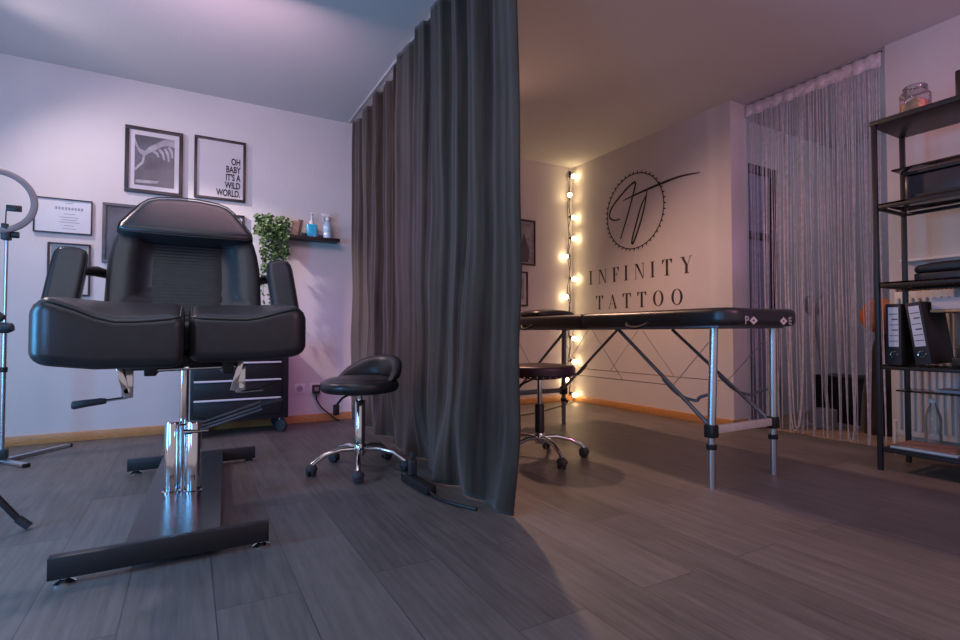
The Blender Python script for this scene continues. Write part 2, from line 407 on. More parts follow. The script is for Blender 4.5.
# column
bm = BM(); add_lathe(bm, [(0, .075), (.034, .075), (.034, .08), (.027, .083), (.027, .352), (.024, .358), (0, .358)], (-.052, 2.44, 0)); obj('column_sleeve', bm, M['chrome'], C)
bm = BM(); add_lathe(bm, [(0, .075), (.034, .075), (.034, .08), (.029, .083), (.029, .352), (.026, .358), (0, .358)], (.024, 2.41, 0)); obj('column_sleeve', bm, M['chrome'], C)
bm = BM(); add_lathe(bm, [(0, .075), (.023, .075), (.023, .34), (.017, .345), (.017, .60), (.03, .604), (.03, .625), (0, .625)], (-.012, 2.46, 0)); obj('lift_rod', bm, M['chrome'], C)
# foot lever bundle to the right
lv = BM()
for k, dz in ((0, 0), (1, .022), (2, .05)):
    add_tube(lv, [(.03, 2.405-.004*k, .33+dz*.5), (.06, 2.40, .325+dz*.6), (.275, 2.36+.02*k, .395+dz*.55)], .0042, 8)
foot_lever = obj('foot_lever', lv, M['alu'], C)
bm = BM(); add_tube(bm, [(-.0, 2.375, .322), (.075, 2.373, .322)], .006, 10); add_lathe(bm, [(0, -.012), (.011, -.012), (.011, .012), (0, .012)], (.0, 2.375, .322), 14, (1, 0, 0)); obj('lever_pin', bm, M['chrome'], foot_lever)
bm = BM(); add_tube(bm, [(.272, 2.37, .412), (.33, 2.36, .425), (.355, 2.36, .43)], [.014, .012, .010], 12); obj('pedal', bm, M['rubber'], foot_lever)
# seat frame
bm = BM()
add_box(bm, -.17, .17, 2.15, 2.72, .585, .63, .006); add_box(bm, -.10, .08, 2.34, 2.56, .60, .625, .004)
add_box(bm, -.125, -.09, 2.0, 2.2, .575, .628, .004); add_box(bm, .105, .14, 2.0, 2.2, .575, .628, .004)
obj('seat_frame', bm, M['dark_metal'], C)
bm = BM(); add_tube(bm, [(-.105, 2.05, .592), (.15, 2.05, .597)], .007, 12); obj('cross_rod', bm, M['chrome'], C)
# leg rest brackets and adjusting handles
for sx, hx0, hx1, dz in ((-1, -.115, -.255, 0), (1, .115, .24, .0)):
    bm = BM()
    x = -.170 if sx < 0 else .165
    add_box(bm, x-.016, x+.014, 2.02, 2.06, .505, .60, .002)
    add_box(bm, x-.022, x-.004, 2.0, 2.012, .51, .63, .002, mtx=Matrix.Translation((x, 2.0, .57)) @ Matrix.Rotation(radians(-14*sx*-1 if sx > 0 else -14), 4, 'Y') @ Matrix.Translation((-x, -2.0, -.57)))
    add_lathe(bm, [(0, 0), (.008, 0), (.008, .05), (0, .05)], (x, 2.0, .53), 12, (0, 1, 0))
    br = obj('leg_rest_bracket', bm, M['chrome'], C)
    bm = BM()
    if sx < 0:
        add_tube(bm, [(x, 2.02, .508), (-.235, 2.02, .500)], .0045, 8); obj('handle_rod', bm, M['chrome'], br)
        bm = BM(); add_tube(bm, [(-.225, 2.02, .500), (-.237, 2.02, .500), (-.275, 2.02, .496), (-.308, 2.02, .492), (-.313, 2.02, .492)], [.008, .0105, .0115, .0135, .010], 14); obj('handle_grip', bm, M['rubber'], br)
    else:
        add_tube(bm, [(x, 2.02, .508), (.24, 2.02, .512)], .0045, 8); obj('handle_rod', bm, M['chrome'], br)
        bm = BM(); add_tube(bm, [(.23, 2.02, .511), (.24, 2.03, .512), (.29, 2.08, .522), (.30, 2.09, .523)], [.008, .010, .011, .009], 12); obj('handle_grip', bm, M['rubber'], br)
# leg rests
def leg_rest(x_in, x_out, y0, y1, zb, zi, zm, zo, tag_):
    lo, hi = min(x_in, x_out), max(x_in, x_out)
    sgn = 1 if x_out > x_in else -1
    def ztop(x, y):
        u = (x-x_in)/(x_out-x_in); u = max(0, min(1, u)); v = max(0, min(1, (y-y0)/(y1-y0)))
        base = zi+(zm-zi)*sin(min(1, u/.45)*pi/2) if u < .45 else zm+(zo-zm)*(lambda q: q*q*(3-2*q))(min(1, (u-.45)/.47))-.016*max(0, (u-.90)/.10)
        tgt = .822+.014*max(0, (u-.6)/.4)
        return base+(tgt-base)*min(1, v/.75)
    def zbot(x, y):
        u = max(0, min(1, (x-x_in)/(x_out-x_in))); v = (y-y0)/(y1-y0)
        return zb+.018*max(0, u-.6)/.4+.02*v
    cs = (.03, .055, .05, .03) if sgn > 0 else (.055, .03, .03, .05)
    ol = rrect(lo, hi, y0, y1, cs)
    bm = BM(); add_cushion(bm, ol, ztop, zbot, .036, steps=6, rings=7)
    o = obj('leg_rest', bm, M['leather'], C)
    n = len(ol); pts = []
    for i, p in enumerate(ol):
        q = (p[0]*.950+.050*(lo+hi)/2, p[1]*.964+.036*(y0+y1)/2); pts.append((q[0], q[1], ztop(*p)-.0105))
    bm = BM(); add_tube(bm, pts, .0035, 6, closed=True); obj('piping', bm, M['plastic'], o)
    return o
leg_rest(-.012, -.376, 1.76, 2.24, .612, .772, .758, .812, 'L')
leg_rest(.0, .357, 1.82, 2.26, .622, .774, .770, .806, 'R')
# seat
bm = BM(); add_cushion(bm, rrect(-.30, .29, 2.27, 2.66, .05), lambda x, y: .765+.03*(abs(x)/.3)**2, .63, .03); obj('seat', bm, M['leather'], C)
# backrest (built flat, then tilted)
BT = Matrix.Translation((-.005, 2.56, .74)) @ Matrix.Rotation(radians(67), 4, 'X')
def half(y):    # half width along the back
    if y < .42: return .290-.03*max(0, (y-.22)/.20)**2
    return .258-(y-.42)/.18*.11
def back_outline():
    ys = [0, .06, .12, .2, .26, .33, .38, .42, .46, .51, .56, .595]
    r = [(half(y), y) for y in ys]; l = [(-half(y), y) for y in ys[::-1]]
    top = [(x, .61-.01*(x/.14)**2) for x in (.12, .06, 0, -.06, -.12)]
    bot = [(x, -.005) for x in (-.2, -.1, 0, .1, .2)]
    return r+top+l+bot
def back_top(x, y):
    u = abs(x)/max(.12, half(min(max(y, 0), .60)))
    w = max(0, min(1, (u-.50)/.25)); w = w*w*(3-2*w)
    return .055+.05*w*(1 if y < .46 else max(0, 1-(y-.46)/.12))
bm = BM(); add_cushion(bm, back_outline(), back_top, -.02, .028, BT, steps=5, rings=10); bk = obj('backrest', bm, M['leather'], C)
# stitched centre panel with fine horizontal channels
bm = BM(); rows = []
NR = 168
for j in range(NR+1):
    y = .03+.38*j/NR; w = .150
    zz = .0585+.0014*abs(sin(pi*j/7))**.6
    rows.append([bm.verts.new((w*(i/10*2-1), y, zz-(.010 if i in (0, 10) else 0))) for i in range(11)])
for a, b in zip(rows, rows[1:]):
    for i in range(10): bm.faces.new((a[i], a[i+1], b[i+1], b[i]))
bmesh.ops.transform(bm, matrix=BT, verts=bm.verts)
obj('ribbed_panel', bm, M['leather_rib'], bk, label='horizontally stitched centre panel', ang=70)
pts = [BT @ Vector((p[0]*.992, p[1], .066 if abs(p[0]) > .1 and p[1] < .46 else .045)) for p in back_outline()]
bm = BM(); add_tube(bm, pts, .0035, 6, closed=True); obj('piping', bm, M['plastic'], bk)
# head cushion: wedge lying on the upper back
hol = [(.262, .395), (.258, .425), (.228, .48), (.190, .545), (.160, .578), (.12, .594), (.04, .602), (-.04, .602), (-.12, .594), (-.160, .578), (-.190, .545), (-.228, .48), (-.258, .425), (-.262, .395), (-.235, .378), (-.12, .368), (0, .364), (.12, .368), (.235, .378)]
hol2 = []
for i, p in enumerate(hol):
    q = hol[(i+1) % len(hol)]; hol2 += [p, ((p[0]+q[0])/2, (p[1]+q[1])/2)]
def htop(x, y):
    v = max(0, min(1, (y-.37)/.22)); return .165-.055*v-.02*(abs(x)/.27)**2
bm = BM(); add_cushion(bm, hol2, htop, .05, .032, BT, steps=5, rings=7); hd = obj('head_cushion', bm, M['leather'], C)
bm = BM(); add_tube(bm, [BT @ Vector((p[0]*.985, p[1], htop(*p)-.010)) for p in hol2], .003, 6, closed=True); obj('piping', bm, M['plastic'], hd)
# armrests
for s, xb, xt in ((-1, -.425, -.40), (1, .385, .358)):
    dirv = Vector((xt-xb, .135, .30)).normalized()
    yx = dirv; zx = Vector((0, -1, 0)); zx = (zx-yx*zx.dot(yx)).normalized(); xx = yx.cross(zx)
    base = Vector((xb, 2.42, .74))
    am = Matrix(((xx.x, yx.x, zx.x, base.x), (xx.y, yx.y, zx.y, base.y), (xx.z, yx.z, zx.z, base.z), (0, 0, 0, 1)))
    ol = [(.054, 0), (.055, .1), (.055, .2), (.054, .28), (.051, .306), (.043, .322), (.026, .330), (0, .333), (-.026, .330), (-.043, .322), (-.051, .306), (-.054, .28), (-.055, .2), (-.055, .1), (-.054, 0), (-.04, -.02), (0, -.028), (.04, -.02)]
    ol2 = []
    for i, p in enumerate(ol):
        q = ol[(i+1) % len(ol)]; ol2 += [p, ((p[0]+q[0])/2, (p[1]+q[1])/2)]
    bm = BM(); add_cushion(bm, ol2, .038, -.034, .022, am, steps=5, rings=5); ar = obj('armrest', bm, M['leather'], C)
    bm = BM(); add_tube(bm, [am @ Vector((p[0]*.98, p[1]*.995, .026)) for p in ol2], .003, 6, closed=True); obj('piping', bm, M['plastic'], ar)
    bm = BM()
    A = am @ Vector((0, .26, -.03)); B = Vector((s*.27, 2.73, .96))
    add_tube(bm, [A, (A+B)/2+Vector((0, .01, .012)), B], [.016, .022, .016], 10)
    obj('armrest_bracket', bm, M['dark_metal'], ar)
    bm = BM(); add_tube(bm, [am @ Vector((0, .1, -.03)), Vector((s*.27, 2.66, .80))], .012, 10); obj('armrest_strut', bm, M['dark_metal'], ar)

# ------------------------------------------------------------------ stools
def caster(t, cx, cy, ang, m, sz=1.0):
    bm = BM(); d = Vector((cos(ang), sin(ang), 0)); r = .026*sz
    for s in (-1, 1):
        c = Vector((cx, cy, r))+d*(s*.012*sz)
        add_lathe(bm, [(0, -.009*sz), (r*.8, -.009*sz), (r, -.006*sz), (r, .006*sz), (r*.8, .009*sz), (0, .009*sz)], c, 20, d)
    add_lathe(bm, [(0, 0), (.030*sz, 0), (.031*sz, .006), (.024*sz, .02), (.012*sz, .027), (0, .028)], (cx, cy, r+.004), 16)
    return obj('caster', bm, m, t)
def stool_base(t, cx, cy, a0, R, hub_z, sl, sleeve_m, arm_m, post_top):
    bm = BM(); add_lathe(bm, [(0, hub_z-.035), (.026, hub_z-.035), (.032, hub_z-.02), (.032, hub_z+.02), (.026, hub_z+.028), (0, hub_z+.028)], (cx, cy, 0)); obj('base_hub', bm, arm_m, t)
    bm = BM(); add_lathe(bm, [(0, hub_z), (.027, hub_z), (.027, hub_z+sl-.005), (.023, hub_z+sl), (0, hub_z+sl)], (cx, cy, 0)); obj('post_sleeve', bm, sleeve_m, t)
    bm = BM(); add_lathe(bm, [(0, hub_z+.15), (.014, hub_z+.15), (.014, post_top), (0, post_top)], (cx, cy, 0)); obj('gas_post', bm, M['chrome'], t)
    for k in range(5):
        a = radians(a0+72*k); d = Vector((cos(a), sin(a), 0)); c = Vector((cx, cy, 0))
        bm = BM()
        add_tube(bm, [c+d*.02+Vector((0, 0, hub_z)), c+d*.10+Vector((0, 0, hub_z+.002)), c+d*.18+Vector((0, 0, hub_z-.015)), c+d*(R-.02)+Vector((0, 0, hub_z-.045)), c+d*R+Vector((0, 0, .052))], [.016, .014, .0125, .011, .010][:5] if False else .0125, 12, smooth=0)
        obj('base_arm', bm, arm_m, t)
        caster(t, c.x+d.x*R, c.y+d.y*R, a+1.2+k*.7, M['rubber'])
SXY = (.790, 2.680)
S = thing('saddle_stool', 'black rolling stool with low curved backrest on chrome five-arm base', 'stool', (*SXY, 0))
stool_base(S, *SXY, 36, .245, .112, .255, M['chrome'], M['chrome'], .415)
bm = BM(); add_box(bm, .720, .860, 2.61, 2.75, .395, .409, .003); sp = obj('seat_plate', bm, M['dark_metal'], S)
bm = BM(); add_tube(bm, [(.730, 2.66, .40), (.690, 2.65, .385), (.658, 2.645, .35)], .006, 8); add_box(bm, .642, .672, 2.635, 2.655, .30, .355, .005); obj('height_lever', bm, M['plastic'], sp)
bm = BM(); add_cushion(bm, circle(*SXY, .203, 48), lambda x, y: .474, .409, .030, rings=6, steps=6); st = obj('seat', bm, M['leather'], S)
bm = BM(); add_cushion(bm, circle(*SXY, .176, 44), lambda x, y: .497-.02*((x-SXY[0])**2+(y-SXY[1])**2)/.0317, .46, .014, rings=5); obj('seat_top_pad', bm, M['leather'], st)
# low curved backrest
bm = BM(); rows = []; NA = 40; a_mid = radians(30)
for i in range(NA+1):
    u = i/NA*2-1; a = a_mid+u*radians(84)
    hgt = .128*max(0.02, (1-abs(u)**2.2)); r_in, r_out = .150, .212
    sec = []
    NB = 16
    for k in range(NB):
        q = 2*pi*k/NB; ss = (abs(cos(q))**.7)*(1 if cos(q) > 0 else -1); cc = (abs(sin(q))**.7)*(1 if sin(q) > 0 else -1)
        rr = (r_in+r_out)/2+(r_out-r_in)/2*ss*(.4+.6*(1-abs(u)**3)); zz = .470+hgt/2*(1+cc)
        rr += .02*(zz-.470)/.12
        sec.append(bm.verts.new((SXY[0]+rr*cos(a), SXY[1]+rr*sin(a), zz)))
    rows.append(sec)
for a, b in zip(rows, rows[1:]):
    for k in range(NB): bm.faces.new((a[k], a[(k+1) % NB], b[(k+1) % NB], b[k]))
bm.faces.new(rows[0]); bm.faces.new(rows[-1][::-1])
obj('backrest', bm, M['leather'], S)

S2 = thing('round_stool', 'round dark maroon backless rolling stool half hidden behind the curtain', 'stool', (1.77, 2.43, 0))
stool_base(S2, 1.77, 2.43, -27, .258, .118, .19, M['dark_metal'], M['chrome'], .46)
bm = BM(); add_cushion(bm, circle(1.77, 2.43, .205, 48), lambda x, y: .543-.012*((x-1.77)**2+(y-2.43)**2)/.04, .468, .018, rings=6, steps=5); s2 = obj('seat', bm, M['maroon'], S2)
bm = BM(); add_tube(bm, [(1.77+.205*cos(a), 2.43+.205*sin(a), .485) for a in [2*pi*k/60 for k in range(60)]], .004, 6, closed=True); obj('piping', bm, M['plastic'], s2)
for k in range(36):
    a = 2*pi*k/36; 
    if sin(a) > .3: continue
    bm = BM(); add_lathe(bm, [(0, 0), (.005, 0), (.003, .003), (0, .004)], (1.77+.2045*cos(a), 2.43+.2045*sin(a), .4755), 8, (cos(a), sin(a), 0)); obj('stud', bm, M['chrome'], s2)
bm = BM(); add_box(bm, 1.70, 1.84, 2.36, 2.50, .452, .467, .003); p2 = obj('seat_plate', bm, M['dark_metal'], S2)
bm = BM(); add_tube(bm, [(1.72, 2.42, .455), (1.62, 2.40, .43), (1.56, 2.39, .36)], .006, 8); obj('height_lever', bm, M['plastic'], p2)

# ------------------------------------------------------------------ massage table
T = thing('massage_table', 'folding black massage table with silver legs standing before the lettered wall', 'table', (2.37, 2.46, 0))
X0, X1, Y0, Y1, FY = 2.06, 2.632, 1.42, 3.39, 2.40
wob = lambda x, y: .833+.003*sin(9*x)*sin(7*y)
bm = BM(); add_cushion(bm, rrect(X0, X1, Y0, FY, (.09, .09, .012, .012)), wob, .750, .028, steps=5, rings=6); pad1 = obj('padded_top', bm, M['leather'], T)
bm = BM(); add_cushion(bm, rrect(X0, X1, FY+.004, Y1, (.012, .012, .09, .09)), wob, .752, .028, steps=5, rings=6); pad2 = obj('padded_top', bm, M['leather'], T)
bm = BM()
for y0, y1 in ((1.50, FY-.01), (FY+.01, 3.33)):
    for xa in (X0+.03, X1-.06): add_box(bm, xa, xa+.03, y0, y1, .741, .756, .003)
    for yb in (y0, y1-.03): add_box(bm, X0+.06, X1-.06, yb, yb+.03, .741, .756, .003)
obj('support_frame', bm, M['brace'], T)
# printed end marks: letters and diamonds on the near end face
em = BM(); YE = Y0-.0012
def dia(cx, cz, r, hole): 
    q = .62; o = [(cx, cz-r*q), (cx+r, cz), (cx, cz+r*q), (cx-r, cz)]; i = [(cx, cz-hole*q), (cx+hole, cz), (cx, cz+hole*q), (cx-hole, cz)]
    for k in range(4):
        k2 = (k+1) % 4; add_poly(em, [(o[k][0], YE, o[k][1]), (o[k2][0], YE, o[k2][1]), (i[k2][0], YE, i[k2][1]), (i[k][0], YE, i[k][1])], (0, .004, 0))
dia(2.228, .774, .030, .010)
obj('diamond_emblem', em, M['white_paint'], pad1, label='white diamond emblem')
em = BM(); dia(2.462, .774, .030, .010)
obj('diamond_emblem', em, M['white_paint'], pad1, label='white diamond emblem')
for ch, xx in (('P', 2.160), ('E', 2.498)):
    text_obj('end_letter', ch, M['hall_grey'], pad1, .050, (xx, YE-.001, .758), (1, 0, 0), (0, 0, 1), 'LEFT', 1.15, .0012)
# carrying handles
for yc, w in ((1.96, .14), (2.98, .11)):
    bm = BM(); add_tube(bm, [(X0-.002, yc-w/2, .765), (X0-.014, yc-w/3, .752), (X0-.016, yc, .745), (X0-.014, yc+w/3, .752), (X0-.002, yc+w/2, .765)], .009, 8, smooth=4)
    for s in (-1, 1): add_lathe(bm, [(0, 0), (.012, 0), (.010, .006), (0, .007)], (X0+.001, yc+s*w/2, .766), 12, (-1, 0, 0))
    obj('carry_handle', bm, M['rubber'], T)
# legs
for lx in (2.118, 2.602):
    for ly in (1.563, 3.25):
        bm = BM(); add_tube(bm, [(lx+(.028 if lx < 2.3 and ly < 2 else .008), ly, .750), (lx, ly, .235)], .019, 14); lg = obj('leg', bm, M['alu'] if ly < 2 else M['brace'], T)
        bm = BM(); add_tube(bm, [(lx, ly, .26), (lx, ly, .0)], .0165, 14); obj('leg_extension', bm, M['alu'] if ly < 2 else M['brace'], lg)
        bm = BM(); add_box(bm, lx-.024, lx+.024, ly-.024, ly+.024, .232, .292, .006); add_lathe(bm, [(0, .178), (.022, .178), (.023, .181), (.023, .202), (0, .202)], (lx, ly, 0), 16); obj('leg_clamp', bm, M['plastic'], lg)
        if ly > 2:
            bm = BM(); add_lathe(bm, [(0, 0), (.012, 0), (.014, .01), (.01, .022), (0, .024)], (lx+.02, ly, .175), 12, (1, 0, 0)); obj('adjusting_knob', bm, M['plastic'], lg)
for ly in (1.563, 3.25):
    bm = BM(); add_box(bm, 2.142, 2.578, ly-.011, ly+.011, .248, .285, .003); obj('cross_bar', bm, M['rail'] if ly < 2 else M['brace'], T)
# diagonal braces, mirrored for the two halves
for lx in (2.135, 2.585):
    for s, ly, ye in ((1, 1.575, 2.17), (-1, 3.235, 2.64)):
        bm = BM(); add_tube(bm, [(lx, ye, .738), (lx, ly, .275)], .0095, 10); br = obj('brace_tube', bm, M['brace'], T)
        my = ly+(ye-ly)*.42; mz = .275+(.728-.275)*.42
        bm = BM(); add_tube(bm, [(lx, my+.03*s, mz+.015), (lx+.004, my-.06*s, mz-.055), (lx+.004, my-.16*s, mz-.075), (lx, ly+.06*s, mz-.055), (lx, ly+.005*s, mz-.035)], .008, 8, smooth=5); obj('folding_link', bm, M['brace'], br)
for lx in (2.145, 2.575):
    bm = BM(); add_tube(bm, [(lx, 1.80, .452), (lx, 3.02, .452)], .0022, 6)
    add_tube(bm, [(lx, 1.80, .452), (lx, 1.575, .69)], .0018, 6); add_tube(bm, [(lx, 3.02, .452), (lx, 3.24, .69)], .0018, 6)
    add_tube(bm, [(lx, 2.15, .452), (lx, 2.40, .735)], .0014, 6); add_tube(bm, [(lx, 2.70, .452), (lx, 2.44, .735)], .0014, 6)
    obj('steel_cable', bm, M['brace'], T)
bm = BM(); add_cushion(bm, rrect(2.16, 2.54, 2.98, 3.28, .09), lambda x, y: .897-.02*((x-2.35)/.2)**2-.015*((y-3.13)/.15)**2, .838, .026)
tag(obj('head_pillow', bm, M['leather']), 'small black pillow lying on the far end of the massage table', 'pillow')

# ------------------------------------------------------------------ rolling drawer cart
K = thing('drawer_cart', 'black rolling drawer cart with silver handles against the back wall behind the treatment chair', 'cart', (.33, 4.1, 0))
bm = BM(); add_box(bm, .015, .64, 3.965, 4.295, .105, .68, .004); obj('cabinet_body', bm, M['dark_metal'], K)
for z0, z1 in ((.142, .262), (.275, .392), (.405, .515), (.528, .64)):
    bm = BM(); add_box(bm, .035, .59, 3.95, 3.966, z0, z1, .004); dw = obj('drawer', bm, M['plastic'], K)
    bm = BM(); add_box(bm, .035, .585, 3.930, 3.952, z1-.010, z1+.002, .003); obj('drawer_handle', bm, M['white_paint'], dw)
for cx in (.065, .598):
    for cy in (4.02, 4.25):
        bm = BM(); add_box(bm, cx-.02, cx+.02, cy-.02, cy+.02, .096, .106, .002); add_box(bm, cx-.017, cx+.017, cy-.012, cy+.012, .05, .1, .004); cs = obj('caster', bm, M['chrome'], K)
        bm = BM(); add_lathe(bm, [(0, -.014), (.030, -.014), (.045, -.012), (.048, -.006), (.048, .006), (.045, .012), (.030, .014), (0, .014)], (cx+.0, cy-.018, .048), 24, (.8, .6, 0)); obj('wheel', bm, M['rubber'], cs)

# ------------------------------------------------------------------ wall shelf and its items
W = thing('wall_shelf', 'narrow black ledge shelf on the back wall holding bottles', 'shelf', (.80, 4.26, 1.455))
bm = BM(); add_box(bm, .50, 1.066, 4.205, 4.32, 1.462, 1.474, .002); wb = obj('ledge', bm, M['frame'], W)
bm = BM(); add_box(bm, .50, 1.066, 4.20, 4.207, 1.459, 1.486, .002); obj('front_lip', bm, M['frame'], W)
bm = BM(); add_box(bm, .50, 1.066, 4.31, 4.32, 1.462, 1.500, .002); obj('back_rail', bm, M['frame'], W)
bz = 1.475
P = thing('trailing_plant', 'green trailing pothos hanging from the left end of the wall shelf', 'plant', (.56, 4.255, bz))
bm = BM(); add_lathe(bm, [(0, 0), (.038, 0), (.05, .085), (.047, .085), (.043, .07), (0, .07)], (.56, 4.26, bz), 24); obj('pot', bm, M['pot'], P)
rl = random.Random(21); bm = BM()
def leaf(p, s):
    a = rl.uniform(0, 2*pi); el = rl.uniform(-1.1, .5)
    d = Vector((cos(a)*cos(el), sin(a)*cos(el)*.8-.3, sin(el))).normalized()
    w = d.cross(Vector((rl.uniform(-.4, .4), -1, rl.uniform(.2, .9)))).normalized(); n = w.cross(d)*s*.16
    q = [p, p+d*s*.35+w*s*.36, p+d*s*.75+w*s*.22, p+d*s, p+d*s*.75-w*s*.22, p+d*s*.35-w*s*.36]; mid = p+d*s*.55-n
    vs = [bm.verts.new(Vector((v.x, min(v.y, 4.314), v.z))) for v in q]; vm = bm.verts.new(Vector((mid.x, min(mid.y, 4.312), mid.z)))
    for k in range(6): bm.faces.new((vs[k], vs[(k+1) % 6], vm))
for k in range(330):
    a = rl.uniform(0, 2*pi); e = rl.uniform(-.6, 1); r = rl.uniform(.05, .125)
    leaf(Vector((.555+cos(a)*r*1.05, 4.235+sin(a)*r*.5, bz+.055+e*.095)), rl.uniform(.026, .046))
stems = []
for k in range(24):
    sx = .475+.165*k/23+rl.uniform(-.012, .012); ln = rl.uniform(.25, .58) if 2 < k < 19 else rl.uniform(.12, .32)
    y = rl.uniform(4.155, 4.19); ztop_ = bz+.03
    path = [Vector((.56, 4.24, bz+.08)), Vector((sx, y+.01, bz+.06)), Vector((sx+rl.uniform(-.02, .02), y, bz-.10)), Vector((sx+rl.uniform(-.025, .025), y+.02, bz-ln))]
    cp = catmull(path, 8); stems.append(cp)
    for p in cp[8:]:
        for _ in range(2): leaf(p+Vector((rl.uniform(-.012, .012), rl.uniform(-.01, .01), rl.uniform(-.012, .012))), rl.uniform(.020, .034))
obj('foliage', bm, M['leaf'], P, ang=180)
bm = BM()
for cp in stems: add_tube(bm, cp, .0016, 5)
obj('stems', bm, M['leaf'], P)
# cards leaning, soap bottle, spray bottle, little jars
bm = BM(); add_box(bm, .688, .742, 4.245, 4.262, bz, bz+.135, .003, mtx=Matrix.Translation((.715, 4.25, bz)) @ Matrix.Rotation(radians(9), 4, 'Y') @ Matrix.Rotation(radians(-8), 4, 'X') @ Matrix.Translation((-.715, -4.25, -bz+.006)))
tag(obj('care_card_box', bm, M['beige']), 'beige box leaning upright on the wall shelf beside the plant', 'box')
bm = BM(); add_box(bm, .725, .762, 4.268, 4.288, bz, bz+.148, .003, mtx=Matrix.Translation((.745, 4.28, bz)) @ Matrix.Rotation(radians(11), 4, 'Y') @ Matrix.Translation((-.745, -4.28, -bz+.004)))
tag(obj('care_card_box', bm, M['brown']), 'brown box leaning behind the beige one on the wall shelf', 'box')
bm = BM(); add_lathe(bm, [(0, 0), (.018, 0), (.020, .004), (.020, .035), (.017, .042), (0, .042)], (.797, 4.262, bz), 20)
tag(obj('ink_pot', bm, M['plastic']), 'small black pot on the wall shelf left of the blue soap bottle', 'pot', 'small black pots on the wall shelf')
B1 = thing('soap_bottle', 'square bottle of bright blue soap with white pump on the wall shelf', 'bottle', (.875, 4.262, bz))
bm = BM(); add_cushion(bm, rrect(.835, .915, 4.235, 4.29, .012), bz+.118, bz, .010); obj('bottle_body', bm, M['blue_liq'], B1)
bm = BM(); add_lathe(bm, [(0, .116), (.020, .116), (.020, .145), (.007, .148), (.007, .195), (.012, .197), (.012, .208), (0, .21)], (.875, 4.262, bz), 16); add_box(bm, .868, .882, 4.225, 4.262, bz+.196, bz+.206, .002); obj('pump', bm, M['white_paint'], B1)
bm = BM(); add_lathe(bm, [(0, 0), (.018, 0), (.020, .004), (.020, .03), (.017, .036), (0, .036)], (.925, 4.262, bz), 20)
tag(obj('ink_pot', bm, M['plastic']), 'small black pot on the wall shelf between the two bottles', 'pot', 'small black pots on the wall shelf')
B2 = thing('spray_bottle', 'clear spray bottle with white trigger head on the wall shelf', 'bottle', (1.0, 4.262, bz))
bm = BM(); add_lathe(bm, [(0, 0), (.034, 0), (.037, .004), (.037, .05), (.034, .06), (.037, .07), (.037, .11), (.028, .135), (.014, .155), (.014, .165), (0, .165)], (1.0, 4.262, bz), 24); obj('bottle_body', bm, M['clear_blue'], B2)
bm = BM(); add_lathe(bm, [(0, .16), (.017, .16), (.017, .185), (.010, .19), (0, .19)], (1.0, 4.262, bz), 16)
add_box(bm, .955, 1.028, 4.25, 4.274, bz+.188, bz+.218, .007); add_box(bm, .945, .957, 4.254, 4.27, bz+.198, bz+.212, .003)
add_tube(bm, [(.972, 4.262, bz+.19), (.962, 4.262, bz+.168), (.968, 4.262, bz+.15)], .005, 8); obj('trigger_head', bm, M['white_paint'], B2)
bm = BM(); add_lathe(bm, [(0, 0), (.016, 0), (.018, .004), (.018, .022), (0, .024)], (1.045, 4.262, bz), 18)
tag(obj('ink_pot', bm, M['plastic']), 'small black pot at the right end of the wall shelf', 'pot', 'small black pots on the wall shelf')

for o_ in (B1, B2): o_.location.x -= .022
# ------------------------------------------------------------------ framed pictures on the back wall
def frame(label, x0, x1, z0, z1, b, fm, backing, name='picture_frame', mount=None, group='framed pictures on the back wall'):
    
    t = thing(name, label, 'picture', ((x0+x1)/2, D, z0), group)
    y0, y1 = D-.020, D-.001
    bm = BM()
    add_box(bm, x0, x1, y0, y1, z1-b, z1, .002); add_box(bm, x0, x1, y0, y1, z0, z0+b, .002)
    add_box(bm, x0, x0+b, y0, y1, z0+b, z1-b, .002); add_box(bm, x1-b, x1, y0, y1, z0+b, z1-b, .002)
    obj('frame', bm, fm, t)
    bm = BM(); add_box(bm, x0+b*.8, x1-b*.8, D-.010, D-.004, z0+b*.8, z1-b*.8); pr = obj('print', bm, backing, t)
    return t, pr
YP = D-.0105
def patch(bm, pts, t=.0006): add_poly(bm, [(x, YP, z) for x, z in pts], (0, -t, 0))
t, pr = frame('black framed monochrome photo of a pale arm and hand, upper left', -.402, -.052, 1.705, 2.172, .024, M['frame'], M['paper'])
bm = BM(); patch(bm, [(-.345, 1.76), (-.105, 1.76), (-.105, 2.115), (-.345, 2.115)], .0003); obj('photo', bm, M['print_dark'], pr)
def U(u, v): return (-.345+.24*u, 1.760+.355*v)
bm = BM()
YP -= .0004
patch(bm, [U(0, .93), U(.10, .74), U(.24, .69), U(.38, .80), U(.62, .92), U(.80, 1.0), U(1, 1.0), U(1, .84), U(.85, .86), U(.70, .84), U(.52, .74), U(.36, .66), U(.26, .60), U(.22, .44), U(.02, .28), U(0, .30), U(.02, .34), U(.18, .48), U(.20, .60), U(.12, .64), U(0, .80)])
for (u0, v0, u1, v1) in ((.42, .70, .60, .60), (.58, .75, .74, .56), (.72, .78, .86, .54), (.82, .82, .95, .62)):
    patch(bm, [U(u0, v0), U(u0+.05, v0+.03), U((u0+u1)/2+.07, (v0+v1)/2+.05), U(u1+.02, v1), U(u1-.03, v1), U((u0+u1)/2+.02, (v0+v1)/2)])
patch(bm, [U(.02, .04), U(.55, .06), U(.62, .12), U(.04, .10)])
obj('arm_tone', bm, M['print_mid'], pr)
YP += .0004
t, pr = frame('black framed quote print reading OH BABY IT\'S A WILD WORLD', .020, .366, 1.718, 2.180, .018, M['frame'], M['paper'])
text_obj('quote_lettering', "OH\nBABY\nIT'S A\nWILD\nWORLD.", M['ink'], pr, .069, (.330, YP, 1.997), (1, 0, 0), (0, 0, 1), 'RIGHT', .60, .0020, .88)
t, pr = frame('thin framed white certificate in landscape format beside the ring light', -.885, -.577, 1.377, 1.608, .007, M['frame'], M['cert'])
